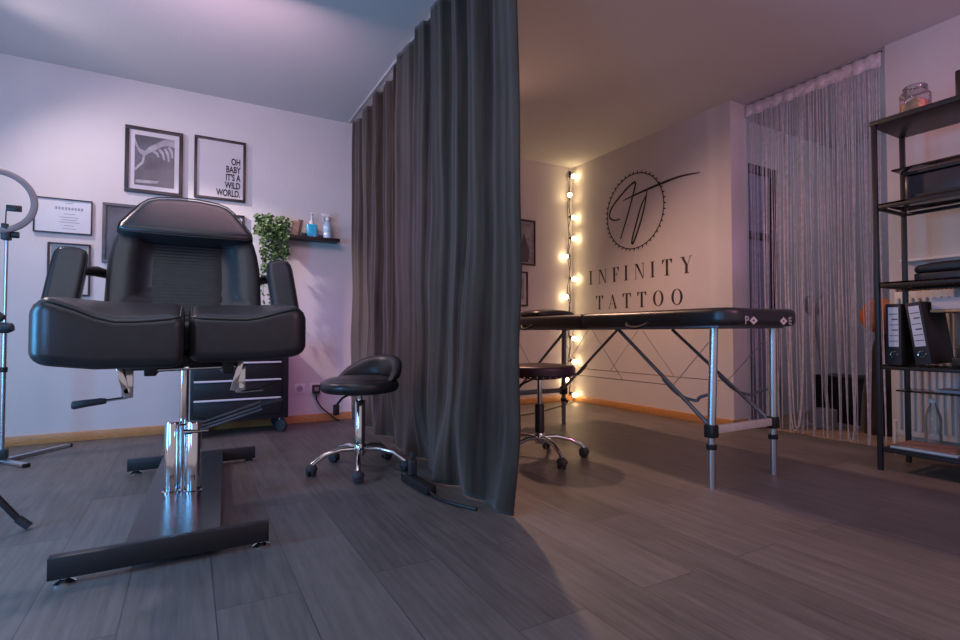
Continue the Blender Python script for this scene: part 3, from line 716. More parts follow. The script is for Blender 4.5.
bm = BM()
for j in range(9): patch(bm, [(-.775+.017*j, 1.535), (-.763+.017*j, 1.535), (-.763+.017*j, 1.553), (-.775+.017*j, 1.553)])
obj('heading_line', bm, M['faint_ink'], pr)
for k, (w, zc) in enumerate(((.045, 1.58), (.06, 1.508), (.10, 1.485), (.08, 1.468), (.11, 1.452), (.05, 1.43), (.07, 1.41))):
    bm = BM(); patch(bm, [(-.70-w/2, zc-.002), (-.70+w/2, zc-.002), (-.70+w/2, zc+.002), (-.70-w/2, zc+.002)])
    obj('text_line', bm, M['faint_ink'], pr)
t, pr = frame('grey framed dark print half hidden behind the chair headrest', -.521, -.215, 1.20, 1.612, .020, M['grey_frame'], M['print_dark'])
bm = BM(); patch(bm, [(-.42, 1.42), (-.39, 1.50), (-.36, 1.46), (-.34, 1.54), (-.33, 1.54), (-.345, 1.44), (-.375, 1.41), (-.40, 1.40)]); obj('faint_motif', bm, M['grey_frame'], pr)
t, pr = frame('black framed muted green and white print low behind the left armrest', -.809, -.582, .965, 1.314, .011, M['frame'], M['paper'])
bm = BM(); patch(bm, [(-.79, 1.22), (-.60, 1.22), (-.60, 1.296), (-.79, 1.296)]); patch(bm, [(-.79, 1.05), (-.74, 1.09), (-.72, 1.22), (-.79, 1.22)]); obj('printed_band', bm, M['print_teal'], pr)
t, pr = frame('black framed white print peeking out right of the chair headrest', .06, .362, 1.20, 1.617, .016, M['frame'], M['paper'])
bm = BM(); patch(bm, [(.14, 1.35), (.28, 1.35), (.28, 1.50), (.14, 1.50)]); obj('printed_block', bm, M['print_mid'], pr)
t, pr = frame('black framed grey print right of the curtain, upper of two', 2.72, 3.09, 1.408, 1.873, .018, M['frame'], M['print_mid'])
bm = BM(); patch(bm, [(2.9, 1.44), (3.0, 1.44), (3.02, 1.55), (2.98, 1.66), (2.95, 1.74), (2.92, 1.62)]); obj('dark_motif', bm, M['print_dark'], pr)
t, pr = frame('black framed pale print right of the curtain, lower of two', 2.72, 2.995, .99, 1.342, .016, M['frame'], M['paper'])
bm = BM(); patch(bm, [(2.88, 1.06), (2.95, 1.06), (2.95, 1.27), (2.88, 1.27)]); obj('printed_block', bm, M['print_mid'], pr)

# ------------------------------------------------------------------ lettering on the right wall
XW = L-.0006
LG = thing('wall_lettering', 'dark studio lettering and round monogram emblem on the right wall', 'sign', (L, 3.4, .95))
def wq(bm, pts): add_poly(bm, [(XW, y, z) for y, z in pts], (-.0012, 0, 0))
# ring with small ticks
bm = BM(); cy, cz, R = 3.435, 1.850, .352
NS = 90
for k in range(NS):
    a, b = 2*pi*k/NS, 2*pi*(k+1)/NS
    wq(bm, [(cy+R*cos(a), cz+R*sin(a)), (cy+R*cos(b), cz+R*sin(b)), (cy+(R-.010)*cos(b), cz+(R-.010)*sin(b)), (cy+(R-.010)*cos(a), cz+(R-.010)*sin(a))])
for k in range(44):
    a = 2*pi*k/44; da = .035
    wq(bm, [(cy+R*cos(a-da), cz+R*sin(a-da)), (cy+(R+.020)*cos(a), cz+(R+.020)*sin(a)), (cy+(R+.014)*cos(a+da*.5), cz+(R+.014)*sin(a+da*.5)), (cy+R*cos(a+da*.3), cz+R*sin(a+da*.3))])
obj('emblem_ring', bm, M['decal'], LG)
def stroke(bm, zoom_pts, w0, w1):
    pts = [on_x(580+x/4, 160+y/4, XW) for x, y in zoom_pts]
    pts = catmull(pts, 7); n = len(pts)
    for i in range(n-1):
        a, b = pts[i], pts[i+1]; t = (b-a); t.normalize(); s = Vector((0, -t.z, t.y))
        wa = w0+(w1-w0)*sin(pi*i/(n-1)); wb_ = w0+(w1-w0)*sin(pi*(i+1)/(n-1))
        wq(bm, [(a.y+s.y*wa, a.z+s.z*wa), (b.y+s.y*wb_, b.z+s.z*wb_), (b.y-s.y*wb_, b.z-s.z*wb_), (a.y-s.y*wa, a.z-s.z*wa)])
bm = BM()
stroke(bm, [(160, 237), (135, 241), (118, 226), (128, 190), (165, 140), (205, 98), (222, 92), (212, 140), (188, 230), (162, 316)], .006, .010)
stroke(bm, [(172, 163), (230, 135), (310, 100), (400, 66), (480, 50)], .004, .011)
stroke(bm, [(268, 122), (258, 185), (240, 255), (214, 330), (208, 322), (226, 250), (246, 180), (266, 140)], .006, .010)
obj('monogram', bm, M['decal'], LG)
def letter(bm, ch, yc, z0, h, w):
    """didone-style capitals: thick stems, hairline serifs; local u to the right (-Y), v up"""
    S, T_ = .105*h*1.6, .034*h; e = .26*S+.050*h
    def q(pts): wq(bm, [(yc-(u), z0+v) for u, v in pts])
    def stem(u, wd, v0=0, v1=h): q([(u-wd/2, v0), (u+wd/2, v0), (u+wd/2, v1), (u-wd/2, v1)])
    def bar(u0, u1, v, th=None): th = th or T_; q([(u0, v), (u1, v), (u1, v+th), (u0, v+th)])
    l, r = -w/2, w/2
    if ch == 'I': stem(0, S); bar(-S/2-e, S/2+e, 0); bar(-S/2-e, S/2+e, h-T_)
    elif ch == 'N':
        stem(l+e, T_); stem(r-e, T_); q([(l+e-S*.2, h), (l+e+S*.95, h), (r-e+T_/2, 0), (r-e-S*.3, 0)])
        bar(l, l+2*e, 0); bar(l-.2*e, l+e, h-T_); bar(r-2*e, r, h-T_)
    elif ch == 'F':
        stem(l+e+S/2, S); bar(l, l+2*e+S, 0); bar(l, r, h-T_); bar(l+e+S, r-.25*w, h*.5)
        q([(r-T_, h-.28*h), (r, h-.28*h), (r, h), (r-.25*w, h)]); q([(r-.25*w-T_, h*.40), (r-.25*w, h*.40), (r-.25*w, h*.63), (r-.25*w-T_, h*.63)])
    elif ch == 'T':
        stem(0, S); bar(-S/2-e, S/2+e, 0); bar(l, r, h-T_)
        q([(l, h-.26*h), (l+T_, h-.26*h), (l+.24*w, h), (l, h)]); q([(r-T_, h-.26*h), (r, h-.26*h), (r, h), (r-.24*w, h)])
    elif ch == 'Y':
        stem(.02*w, S, 0, h*.48); bar(-S/2-e+.02*w, S/2+e+.02*w, 0)
        q([(.02*w-S/2, h*.48), (.02*w+S/2, h*.48), (l+e*.7+S, h), (l+e*.7, h)]); q([(.02*w+S/2-T_, h*.48), (.02*w+S/2, h*.48), (r-e+T_/2, h), (r-e-T_/2, h)])
        bar(l, l+1.4*e+S, h-T_); bar(r-2*e, r, h-T_)
    elif ch == 'A':
        q([(r-e-S/2, 0), (r-e+S/2, 0), (S*.25, h), (-S*.45, h)]); q([(l+e-T_/2, 0), (l+e+T_/2, 0), (T_*.2, h), (-T_*.8, h)])
        bar(l, l+2*e, 0); bar(r-2*e-S/2, r, 0); bar(l+.28*w, r-.27*w, h*.33)
    elif ch == 'O':
        n = 40
        for k in range(n):
            a, b = 2*pi*k/n, 2*pi*(k+1)/n
            ro, ri = (w/2, h/2), (w/2-S, h/2-T_)
            q([(ro[0]*cos(a), h/2+ro[1]*sin(a)), (ro[0]*cos(b), h/2+ro[1]*sin(b)), (ri[0]*cos(b), h/2+ri[1]*sin(b)), (ri[0]*cos(a), h/2+ri[1]*sin(a))])
for word, xs, z0, h, yy, nm in (('INFINITY', (43, 90, 142, 184, 238, 290, 348, 425), 1.215, .140, 270, 'word_lettering'), ('TATTOO', (78, 130, 187, 247, 313, 388), .955, .138, 302, 'word_lettering')):
    for ch, x in zip(word, xs):
        bm = BM(); p = on_x(580+x/4, yy, XW)
        letter(bm, ch, p.y, z0, h, {'I': .06, 'N': .115, 'F': .085, 'T': .105, 'Y': .115, 'A': .115, 'O': .115}[ch])
        obj('letter', bm, M['decal'], LG)

# ------------------------------------------------------------------ string lights in the corner
SL = thing('string_lights', 'string of glowing warm globe bulbs hanging down the room corner', 'lights', (3.522, 4.285, .02))
CX, CY = 3.522, 4.285
bm = BM()
add_tube(bm, [(CX+.008*sin(k*1.7), CY+.010*cos(k*1.3), 2.42-(2.36)*k/40) for k in range(41)], .0045, 6, smooth=2)
add_tube(bm, [(CX-.018+.006*sin(k*1.1), CY+.014*cos(k*.9), 2.42-(2.36)*k/40) for k in range(41)], .0035, 6, smooth=2)
add_tube(bm, [(CX, CY, 2.42), (CX+.005, CY+.005, 2.45), (CX+.03, CY+.012, 2.45), (CX+.035, CY+.018, 2.43)], .005, 6, smooth=4)
obj('cable', bm, M['plastic'], SL)
bm = BM(); add_box(bm, CX+.015, CX+.04, CY+.012, 4.318, 2.41, 2.455, .004); obj('hook', bm, M['plastic'], SL)
def corner_z(py): return on_x(570, py, CX).z
for k, (px, py) in enumerate(((576, 177), (567, 195), (576, 218), (577, 239), (561, 257), (572, 279), (566, 297), (577, 338), (575, 361), (556, 379), (578, 394), (566, 317))):
    s = 1 if px > 570 else -1
    z = corner_z(py)
    d = Vector((.10, -.9, -.25)) if s > 0 else Vector((-.95, -.25, -.2))
    if k in (1,): d = Vector((-.5, -.7, -.35))
    d.normalize(); c = Vector((CX, CY, z+.012))
    bm = BM(); add_lathe(bm, [(0, 0), (.013, .002), (.015, .01), (.015, .035), (.012, .04), (0, .04)], c, 14, d); so = obj('socket', bm, M['plastic'], SL)
    bm = BM(); add_lathe(bm, [(0, .036), (.010, .038), (.016, .048), (.0225, .062), (.0225, .074), (.016, .088), (.007, .094), (0, .095)], c, 16, d); obj('bulb', bm, M['bulb'], so)
# cable on the floor by the corner
bm = BM(); add_tube(bm, [(3.52, 4.26, .04), (3.40, 4.15, .008), (3.05, 3.95, .006), (2.6, 3.75, .006), (2.2, 3.72, .006), (1.7, 3.85, .006)], .005, 6, smooth=6)
tag(obj('power_cable', bm, M['plastic']), 'black cable on the floor from the corner lights toward the curtain', 'cable')

# ------------------------------------------------------------------ string curtain in the doorway
SCN = thing('string_curtain', 'silver grey string curtain hanging in the doorway between the walls', 'curtain', (3.765, 2.0, 0))
bm = BM(); XS = 3.765; rows = []
for i in range(41):
    y = 1.535+.905*i/40; x = XS+.006*sin(i*1.9)-.006
    rows.append([bm.verts.new((x, y, H-.015)), bm.verts.new((x-.004+.004*sin(i*2.7), y, H-.105-.006*sin(i*1.3)))])
for a, b in zip(rows, rows[1:]): bm.faces.new((a[0], b[0], b[1], a[1]))
hb = obj('header_tape', bm, M['band'], SCN); sm = hb.modifiers.new('s', 'SOLIDIFY'); sm.thickness = .004
bm = BM(); add_tube(bm, [(XS+.006, 1.535, H-.012), (XS+.006, 2.445, H-.012)], .007, 8); obj('curtain_rod', bm, M['plastic'], SCN)
bm = BM(); rs = random.Random(5)
def strand(y_t, y_b, z_b, r, loopto=None):
    x0 = XS+rs.uniform(-.010, .010); ph = rs.uniform(0, 6)
    if loopto is None:
        pts = [(x0+.006*sin(ph+3*q), y_t+(y_b-y_t)*(q**1.3)+.006*sin(ph+4*q), H-.07+(z_b-H+.07)*q) for q in [k/9 for k in range(10)]]
    else:
        zl = z_b
        pts = [(x0, y_t, H-.07), (x0, y_t+.01, 1.3), (x0-.01, y_t+(y_b-y_t)*.10, .5), (x0-.015, y_t+(y_b-y_t)*.3, zl+.06), (x0-.015, (y_t+y_b)/2, zl), (x0-.015, y_b-(y_b-y_t)*.25, zl+.07), (x0-.01, y_b, .5), (x0, y_b, 1.3), (x0, loopto, H-.07)]
        pts = catmull(pts, 4)
    add_tube(bm, pts, r, 5, cap=False)
for k in range(84):
    y = 1.545+.89*(k+rs.random()*.8)/84
    if k % 5 == 0: strand(y, y+rs.uniform(-.010, .010), rs.choice((.01, .012, .02, .03, .05)), rs.uniform(.0026, .0034))
    else: strand(y, round((y+rs.uniform(-.015, .015))/.082)*.082+rs.uniform(-.006, .006), rs.choice((.01, .015, .03, .06)), rs.uniform(.0020, .0027))
strand(2.15, 2.04, .03, .0055, 2.04); strand(2.12, 2.03, .05, .005, 2.02); strand(1.77, 1.70, .02, .004, 1.70)
o = obj('strings', bm, M['string'], SCN); o['kind'] = 'stuff'

# ------------------------------------------------------------------ things seen in the hallway
t = thing('storage_box', 'black storage box on the hallway floor behind the string curtain', 'box', (4.65, 2.19, .002))
bm = BM(); add_box(bm, 4.50, 4.80, 2.02, 2.36, .004, .34, .012); obj('box_body', bm, M['dark_metal'], t)
bm = BM(); add_box(bm, 4.49, 4.81, 2.01, 2.37, .335, .375, .008); obj('lid', bm, M['plastic'], t)
t = thing('pedestal_lamp', 'pale grey pedestal lamp standing in the hallway behind the string curtain', 'lamp', (4.24, 2.14, .002))
bm = BM(); add_box(bm, 4.17, 4.30, 2.08, 2.22, .003, .14, .012); add_box(bm, 4.13, 4.34, 2.05, 2.26, .003, .03, .006); obj('base', bm, M['hall_grey'], t)
bm = BM(); add_tube(bm, [(4.24, 2.12, .13), (4.24, 2.16, .5), (4.23, 2.20, .88)], .013, 10); obj('pole', bm, M['hall_grey'], t)
bm = BM(); add_lathe(bm, [(0, -.05), (.05, -.05), (.065, .0), (.06, .05), (.035, .09), (0, .1)], (4.22, 2.20, .92), 20, (-.5, .1, .9)); add_tube(bm, [(4.22, 2.18, .95), (4.22, 2.10, 1.05)], .012, 8); obj('lamp_head', bm, M['hall_grey'], t)
bm = BM(); add_lathe(bm, [(0, .0), (.13, .0), (.138, .02), (.115, .28), (.075, .56), (.04, .68), (.02, .714), (0, .714)], (4.33, 1.80, .003), 22)
for v in bm.verts: v.co.x += .012*sin(v.co.z*14+v.co.y*20)
tag(obj('black_cover', bm, M['velvet']), 'black draped cover standing on the hallway floor below the orange ball', 'cover')
bm = BM(); pr = [(.0, -.125)]+[(.122*sin(a), -.125*cos(a)) for a in [pi*k/14 for k in range(1, 14)]]+[(0, .125)]
add_lathe(bm, pr, (4.33, 1.80, .716+.125), 32)
for v in bm.verts:
    a = atan2(v.co.y-1.80, v.co.x-4.33); k = 1+.035*abs(sin(4*a)); v.co.x = 4.33+(v.co.x-4.33)*k; v.co.y = 1.80+(v.co.y-1.80)*k
tag(obj('orange_ball', bm, M['orange']), 'round orange ball ornament behind the string curtain beside the shelf', 'ball')

# ------------------------------------------------------------------ shelf unit
SX0, SX1, SY0, SY1 = 3.160, 3.508, .30, 1.345
U_ = thing('shelf_unit', 'black metal open shelf unit with glass shelves against the right wall', 'shelf', ((SX0+SX1)/2, (SY0+SY1)/2, 0))
for x in (SX0, SX1-.026):
    for y in (SY0, SY1-.022):
        bm = BM(); add_box(bm, x, x+.024, y, y+.022, 0, 1.82, .002); obj('post', bm, M['dark_metal'], U_)
bm = BM(); add_box(bm, SX0-.004, SX1+.004, SY0-.004, SY1+.004, 1.82, 1.845, .002); obj('top_shelf', bm, M['dark_metal'], U_)
for z, full in ((1.39, 1), (.975, 1), (.545, 1), (.115, 1), (1.60, 0), (.402, 0)):
    xa = SX0 if full else 3.33
    if full:
        bm = BM()
        add_box(bm, xa+.026, SX1-.026, SY1-.022, SY1-.004, z-.018, z, .002); add_box(bm, xa+.026, SX1-.026, SY0+.004, SY0+.022, z-.018, z, .002)
        add_box(bm, xa+.004, xa+.022, SY0+.026, SY1-.026, z-.018, z, .002); add_box(bm, SX1-.022, SX1-.004, SY0+.026, SY1-.026, z-.018, z, .002)
        rl_ = obj('shelf_rail', bm, M['dark_metal'], U_)
    bm = BM(); add_box(bm, xa+.002, SX1-.002, SY0+.028, SY1-.028 if full else SY1-.02, z+.0005, z+.0085, .001)
    obj('glass_shelf' if z > .2 else 'bottom_shelf', bm, M['shelf_glass'] if z > .2 else M['dark_metal'], U_)
zt = lambda z: z+.009
# jar on the top
J = thing('glass_jar', 'clip-top glass jar of orange sweets on top of the shelf unit', 'jar', (3.33, 1.21, 1.8455))
jz = 1.8455
bm = BM(); add_cushion(bm, rrect(3.272, 3.388, 1.152, 1.268, .03), jz+.145, jz, .018); obj('jar_body', bm, M['jar_glass'], J)
bm = BM(); add_cushion(bm, rrect(3.280, 3.380, 1.160, 1.260, .028), lambda x, y: jz+.108+.5*(x-3.33)*.3+.012*sin(90*y), jz+.004, .014); obj('sweets', bm, M['snack'], J)
bm = BM(); add_lathe(bm, [(0, .146), (.046, .146), (.052, .156), (.052, .170), (.045, .178), (0, .182)], (3.33, 1.21, jz), 26); ld = obj('lid', bm, M['jar_glass'], J)
bm = BM(); add_tube(bm, [(3.33+.053*cos(a), 1.21+.053*sin(a), jz+.150) for a in [2*pi*k/30 for k in range(30)]], .002, 6, closed=True); add_tube(bm, [(3.275, 1.20, jz+.150), (3.262, 1.20, jz+.13), (3.266, 1.20, jz+.10)], .002, 6); obj('wire_clip', bm, M['chrome'], ld)
bm = BM(); add_box(bm, 3.28, 3.40, .90, 1.034, jz, jz+.17, .01)
tag(obj('black_tin', bm, M['plastic']), 'black tin at the right edge on top of the shelf unit', 'tin')
# printer on the upper glass shelf
t = thing('printer', 'flat black printer on the upper glass shelf of the shelf unit', 'printer', (3.4, 1.0, zt(1.39)))
bm = BM(); add_box(bm, 3.25, 3.50, .72, 1.235, zt(1.39), 1.535, .012); obj('printer_body', bm, M['teal_dark'], t)
bm = BM(); add_box(bm, 3.235, 3.252, .76, 1.19, zt(1.39)+.015, zt(1.39)+.028, .003); obj('paper_slot', bm, M['plastic'], t)
bm = BM(); add_box(bm, 3.24, 3.50, .72, 1.235, 1.536, 1.556, .006); obj('printer_lid', bm, M['plastic'], t)
t = thing('label_printer', 'black device with rounded cover on the middle glass shelf above the binders', 'printer', (3.37, 1.0, zt(.975)))
bm = BM(); add_box(bm, 3.24, 3.50, .75, 1.20, zt(.975), 1.022, .006); obj('lower_tray', bm, M['teal_dark'], t)
bm = BM(); add_cushion(bm, rrect(3.235, 3.50, .75, 1.205, .03), lambda x, y: 1.075-.10*max(0, (y-1.10))**1.2*2.2, 1.023, .018); obj('rounded_cover', bm, M['plastic'], t)
# ring binders
def binder(label, y, tilt, x=3.19):
    z = zt(.545)+.0055*(tilt != 0); w = .068; dpt = .27; h = .315
    t = thing('ring_binder', label, 'binder', (x, y, z), 'ring binders on the shelf unit')
    mt = Matrix.Translation((x, y, z)) @ Matrix.Rotation(radians(tilt), 4, 'X')
    bm = BM()
    add_box(bm, 0, .003, -w/2, w/2, 0, h, .001, mt); add_box(bm, 0, dpt, w/2-.003, w/2, 0, h, .001, mt); add_box(bm, 0, dpt, -w/2, -w/2+.003, 0, h, .001, mt)
    obj('cover', bm, M['binder'], t)
    bm = BM(); add_box(bm, .02, dpt-.012, -w/2+.008, w/2-.010, .008, h-.015, .002, mt); obj('paper_stack', bm, M['paper'], t)
    bm = BM(); add_box(bm, -.0012, .0, -w/2+.012, w/2-.012, .092, h-.018, 0, mt); lb = obj('spine_label', bm, M['label'], t)
    bm = BM()
    add_poly(bm, [mt @ Vector((-.0012, y_, z_)) for y_, z_ in [(-w/2+.015, .12)]+[(sx_*(w/2-.015), .12+.028*k_+d_) for k_ in range(6) for sx_, d_ in ((1, 0), (1, .003), (-1, .003))][:0]+[(w/2-.015, .12), (w/2-.015, .123), (-w/2+.015, .123)]], (-.001, 0, 0))
    obj('label_line', bm, M['ink'], lb)
    for k in range(1, 6):
        bm = BM(); zz = .12+.028*k; add_box(bm, -.0022, -.0011, -w/2+.015, w/2-.015-(.012 if k in (2, 4) else 0), zz, zz+(.0055 if k in (2, 4) else .003), 0, mt); obj('label_line', bm, M['ink'], lb)
    bm = BM(); c = mt @ Vector((-.001, 0, .052)); ax = mt.to_3x3() @ Vector((-1, 0, 0))
    add_tube(bm, [mt @ Vector((-.002, .015*cos(a), .052+.015*sin(a))) for a in [2*pi*k/24 for k in range(24)]], .003, 6, closed=True); obj('finger_ring', bm, M['chrome'], t)
binder('black ring binder standing upright with white spine label, nearest the shelf post', 1.272, 0)
binder('black ring binder leaning against the upright one, white spine label', 1.148, -7.5)
# letter tray
t = thing('letter_tray', 'raised bamboo letter tray filled with white paper beside the binders', 'tray', (3.36, .92, zt(.545)))
bm = BM(); add_box(bm, 3.24, 3.49, .78, 1.137, .820, .834, .003); add_box(bm, 3.475, 3.49, .78, 1.137, .834, .90, .002); obj('tray_base', bm, M['bamboo'], t)
for x in (3.40, 3.48):
    for y in (.79, .92):
        bm = BM(); add_box(bm, x-.006, x+.006, y-.006, y+.006, zt(.545), .821, .001); obj('tray_leg', bm, M['bamboo'], t)
bm = BM(); add_box(bm, 3.238, 3.47, .785, 1.130, .8345, .893, .002); 
tag(obj('paper_stack', bm, M['paper']), 'thick stack of white paper lying in the bamboo letter tray', 'paper')
bm = BM(); add_box(bm, 3.20, 3.385, .82, 1.045, zt(.545), .60, .006); add_box(bm, 3.195, 3.202, .86, 1.02, .562, .574, .002)
tag(obj('media_box', bm, M['plastic']), 'black flat device under the letter tray, lower of two stacked', 'device', 'stacked black devices')
bm = BM(); add_box(bm, 3.21, 3.375, .83, 1.03, .6005, .655, .008)
tag(obj('media_box', bm, M['teal_dark']), 'black flat device under the letter tray, upper of two stacked', 'device', 'stacked black devices')
bm = BM(); add_tube(bm, [(3.46, 1.0, .64), (3.50, 1.03, .72), (3.535, 1.04, .85), (3.54, 1.05, .50), (3.53, 1.10, .30), (3.55, 1.12, .05)], .004, 6, smooth=6)
tag(obj('device_cable', bm, M['plastic']), 'black cable hanging down behind the shelf unit', 'cable')
# bottom shelves
bm = BM(); add_box(bm, 3.36, 3.50, .85, 1.17, .411, .426, .003)
tag(obj('laptop', bm, M['hall_grey']), 'closed grey laptop lying on the low half-depth glass shelf', 'laptop')
t = thing('water_bottle', 'pale translucent plastic bottle standing on the bottom shelf of the shelf unit', 'bottle', (3.43, 1.20, .124))
bm = BM(); add_lathe(bm, [(0, 0), (.034, 0), (.036, .006), (.036, .06), (.033, .07), (.036, .08), (.036, .15), (.02, .20), (.014, .21), (.014, .225), (0, .225)], (3.43, 1.20, .1245), 24); obj('bottle_body', bm, M['jar_glass'], t)
bm = BM(); add_lathe(bm, [(0, .2255), (.016, .2255), (.016, .245), (0, .245)], (3.43, 1.20, .1245), 16); obj('bottle_cap', bm, M['white_paint'], t)
mz = .1245
for k, (lab, m, x0, x1, y0, y1, th) in enumerate((('pale blue magazine lying flat on the bottom shelf, lower of two', 'bluepaper', 3.17, 3.38, 1.02, 1.29, .010), ('brown magazine lying flat on top of the pale blue one', 'brown', 3.19, 3.39, 1.03, 1.285, .008))):
    bm = BM(); add_box(bm, x0, x1, y0, y1, mz, mz+th, .001); tag(obj('magazine', bm, M[m]), lab, 'magazine', 'magazines on the bottom shelf'); mz += th+.0005
bm = BM(); add_box(bm, 3.17, 3.38, .74, .99, .1245, .175, .002); tag(obj('paper_stack', bm, M['paper']), 'white paper stack on the bottom shelf right of the magazines', 'paper')
bm = BM(); add_box(bm, 3.18, 3.40, .73, 1.0, .176, .20, .004); tag(obj('black_folder', bm, M['binder']), 'black folder lying on the white paper stack at the bottom', 'folder')
# radiator
R_ = thing('radiator', 'white panel radiator on the wall behind the shelf unit', 'radiator', (3.66, .9, .12))
bm = BM()
N = 50
add_box(bm, 3.625, 3.72, .32, 1.44, .12, .96, .006)
obj('radiator_panel', bm, M['radiator'], R_)
bm = BM()
for k in range(34): 
    y = .34+1.08*k/33; add_box(bm, 3.617, 3.626, y-.006, y+.006, .16, .92, .002)
fl = obj('panel_flutes', bm, M['radiator'], R_)
bm = BM()
for k in range(60): 
    y = .33+1.10*k/59; add_box(bm, 3.625, 3.715, y-.003, y+.003, .96, 1.0, 0)
obj('top_grille', bm, M['bamboo'], R_); 
bm = BM(); add_tube(bm, [(3.66, 1.46, .12), (3.66, 1.46, .2), (3.66, 1.435, .2)], .010, 8); add_tube(bm, [(3.66, 1.46, .0), (3.66, 1.46, .13)], .009, 8); obj('pipe', bm, M['white_paint'], R_)
bm = BM(); add_box(bm, 3.70, 3.735, -.4, 1.44, 1.14, 1.155, .003); tag(obj('sill_ledge', bm, M['white_paint']), 'thin white ledge on the right wall above the radiator', 'ledge')

# ------------------------------------------------------------------ ring light and photo stand at the left
RL = thing('ring_light', 'grey ring light on a slim silver stand at the left edge', 'light', (-.885, 3.80, 0))
rc = Vector((-.926, 3.76, 1.447)); fdir = Vector((.10, -1, -.02)).normalized(); ux = Vector((0, 0, 1)).cross(fdir).normalized()*-1; uz = fdir.cross(ux)*-1
uz = Vector((0, 0, 1))-fdir*Vector((0, 0, 1)).dot(fdir); uz.normalize(); ux = uz.cross(fdir).normalized()
bm = BM(); RR = .164; N = 64; secs = []
for k in range(N):
    a = 2*pi*k/N; d = ux*cos(a)+uz*sin(a)
    secs.append([bm.verts.new(rc+d*(RR+dr_)+fdir*df) for dr_, df in ((-.015, -.010), (.013, -.012), (.017, -.004), (.015, .008), (.008, .012), (-.009, .012), (-.015, .008), (-.017, 0))])
for i in range(N):
    a, b = secs[i], secs[(i+1) % N]
    for k in range(8): bm.faces.new((a[k], a[(k+1) % 8], b[(k+1) % 8], b[k]))
rg = obj('ring', bm, M['grey_plastic'], RL)
bm = BM(); add_tube(bm, [(-.884, 3.80, 1.29), (-.884, 3.80, .05)], [.0085, .0085], 12); add_tube(bm, [(-.884, 3.80, .75), (-.884, 3.80, .05)], .0125, 12); obj('pole', bm, M['alu'], RL)
bm = BM(); add_box(bm, -.905, -.863, 3.765, 3.815, 1.235, 1.305, .008); add_box(bm, -.90, -.87, 3.755, 3.785, 1.29, 1.325, .005); add_lathe(bm, [(0, 0), (.018, 0), (.018, .03), (0, .03)], (-.860, 3.79, 1.268), 14, (1, 0, 0)); obj('tilt_joint', bm, M['plastic'], RL)
bm = BM(); add_tube(bm, [(-.885, 3.775, 1.31), (-.882, 3.77, 1.40)], .003, 8); add_box(bm, -.882, -.815, 3.76, 3.775, 1.395, 1.43, .004); add_box(bm, -.868, -.826, 3.75, 3.762, 1.40, 1.425, .003); obj('phone_clamp', bm, M['plastic'], RL)
for z in (.74, .50): 
    bm = BM(); add_lathe(bm, [(0, 0), (.017, 0), (.018, .006), (.018, .028), (0, .03)], (-.884, 3.80, z), 16); obj('pole_collar', bm, M['plastic'], RL)
bm = BM(); add_box(bm, -.91, -.858, 3.775, 3.825, .018, .075, .006); obj('base_hub', bm, M['plastic'], RL)
for ex, ey in ((-.635, 4.13), (-.735, 3.60), (-1.19, 3.72)):
    bm = BM(); a = atan2(ey-3.80, ex+.884); ln = sqrt((ex+.884)**2+(ey-3.80)**2)
    add_box(bm, 0, ln, -.016, .016, .002, .020, .003, mtx=Matrix.Translation((-.884, 3.80, 0)) @ Matrix.Rotation(a, 4, 'Z'))
    lg = obj('foot', bm, M['alu'], RL)
    bm = BM(); add_box(bm, ln-.012, ln+.004, -.017, .017, .0, .021, .003, mtx=Matrix.Translation((-.884, 3.80, 0)) @ Matrix.Rotation(a, 4, 'Z')); obj('foot_cap', bm, M['plastic'], lg)
RL.location.x -= .008
PS = thing('tripod_stand', 'black light stand tripod cropped by the left edge of the picture', 'stand', (-.80, 2.46, 0))
for ang in (2, 122, 242):
    a = radians(ang); d = Vector((cos(a), sin(a), 0)); c = Vector((-.80, 2.455, 0))
    bm = BM(); add_tube(bm, [c+d*.02+Vector((0, 0, .42)), c+d*.285+Vector((0, 0, .022))], .011, 10); lg = obj('leg', bm, M['dark_metal'], PS)
    bm = BM(); add_tube(bm, [c+d*.27+Vector((0, 0, .045)), c+d*.303+Vector((0, 0, .010))], .0145, 12); obj('leg_foot', bm, M['rubber'], lg)
    bm = BM(); add_lathe(bm, [(0, -.013), (.004, -.013), (.004, .013), (0, .013)], c+d*.2+Vector((0, 0, .15)), 8, (-d.y, d.x, 0)); obj('leg_bolt', bm, M['chrome'], lg)
bm = BM(); add_tube(bm, [(-.80, 2.455, .25), (-.80, 2.455, 1.05)], .012, 12); obj('pole', bm, M['dark_metal'], PS)
bm = BM(); add_lathe(bm, [(0, .39), (.026, .39), (.028, .40), (.028, .44), (0, .45)], (-.80, 2.455, 0), 18); obj('leg_hub', bm, M['plastic'], PS)
bm = BM(); add_lathe(bm, [(0, .64), (.02, .64), (.02, .80), (0, .80)], (-.80, 2.455, 0), 16)
add_tube(bm, [(-.78, 2.45, .83), (-.64, 2.43, .815), (-.575, 2.42, .765)], [.018, .022, .016], 10)
kc = obj('side_bracket', bm, M['plastic'], PS)
bm = BM(); add_tube(bm, [(-.79, 2.45, .735), (-.56, 2.42, .735), (-.545, 2.418, .738)], [.016, .020, .014], 12); obj('bracket_knob', bm, M['rubber'], kc)

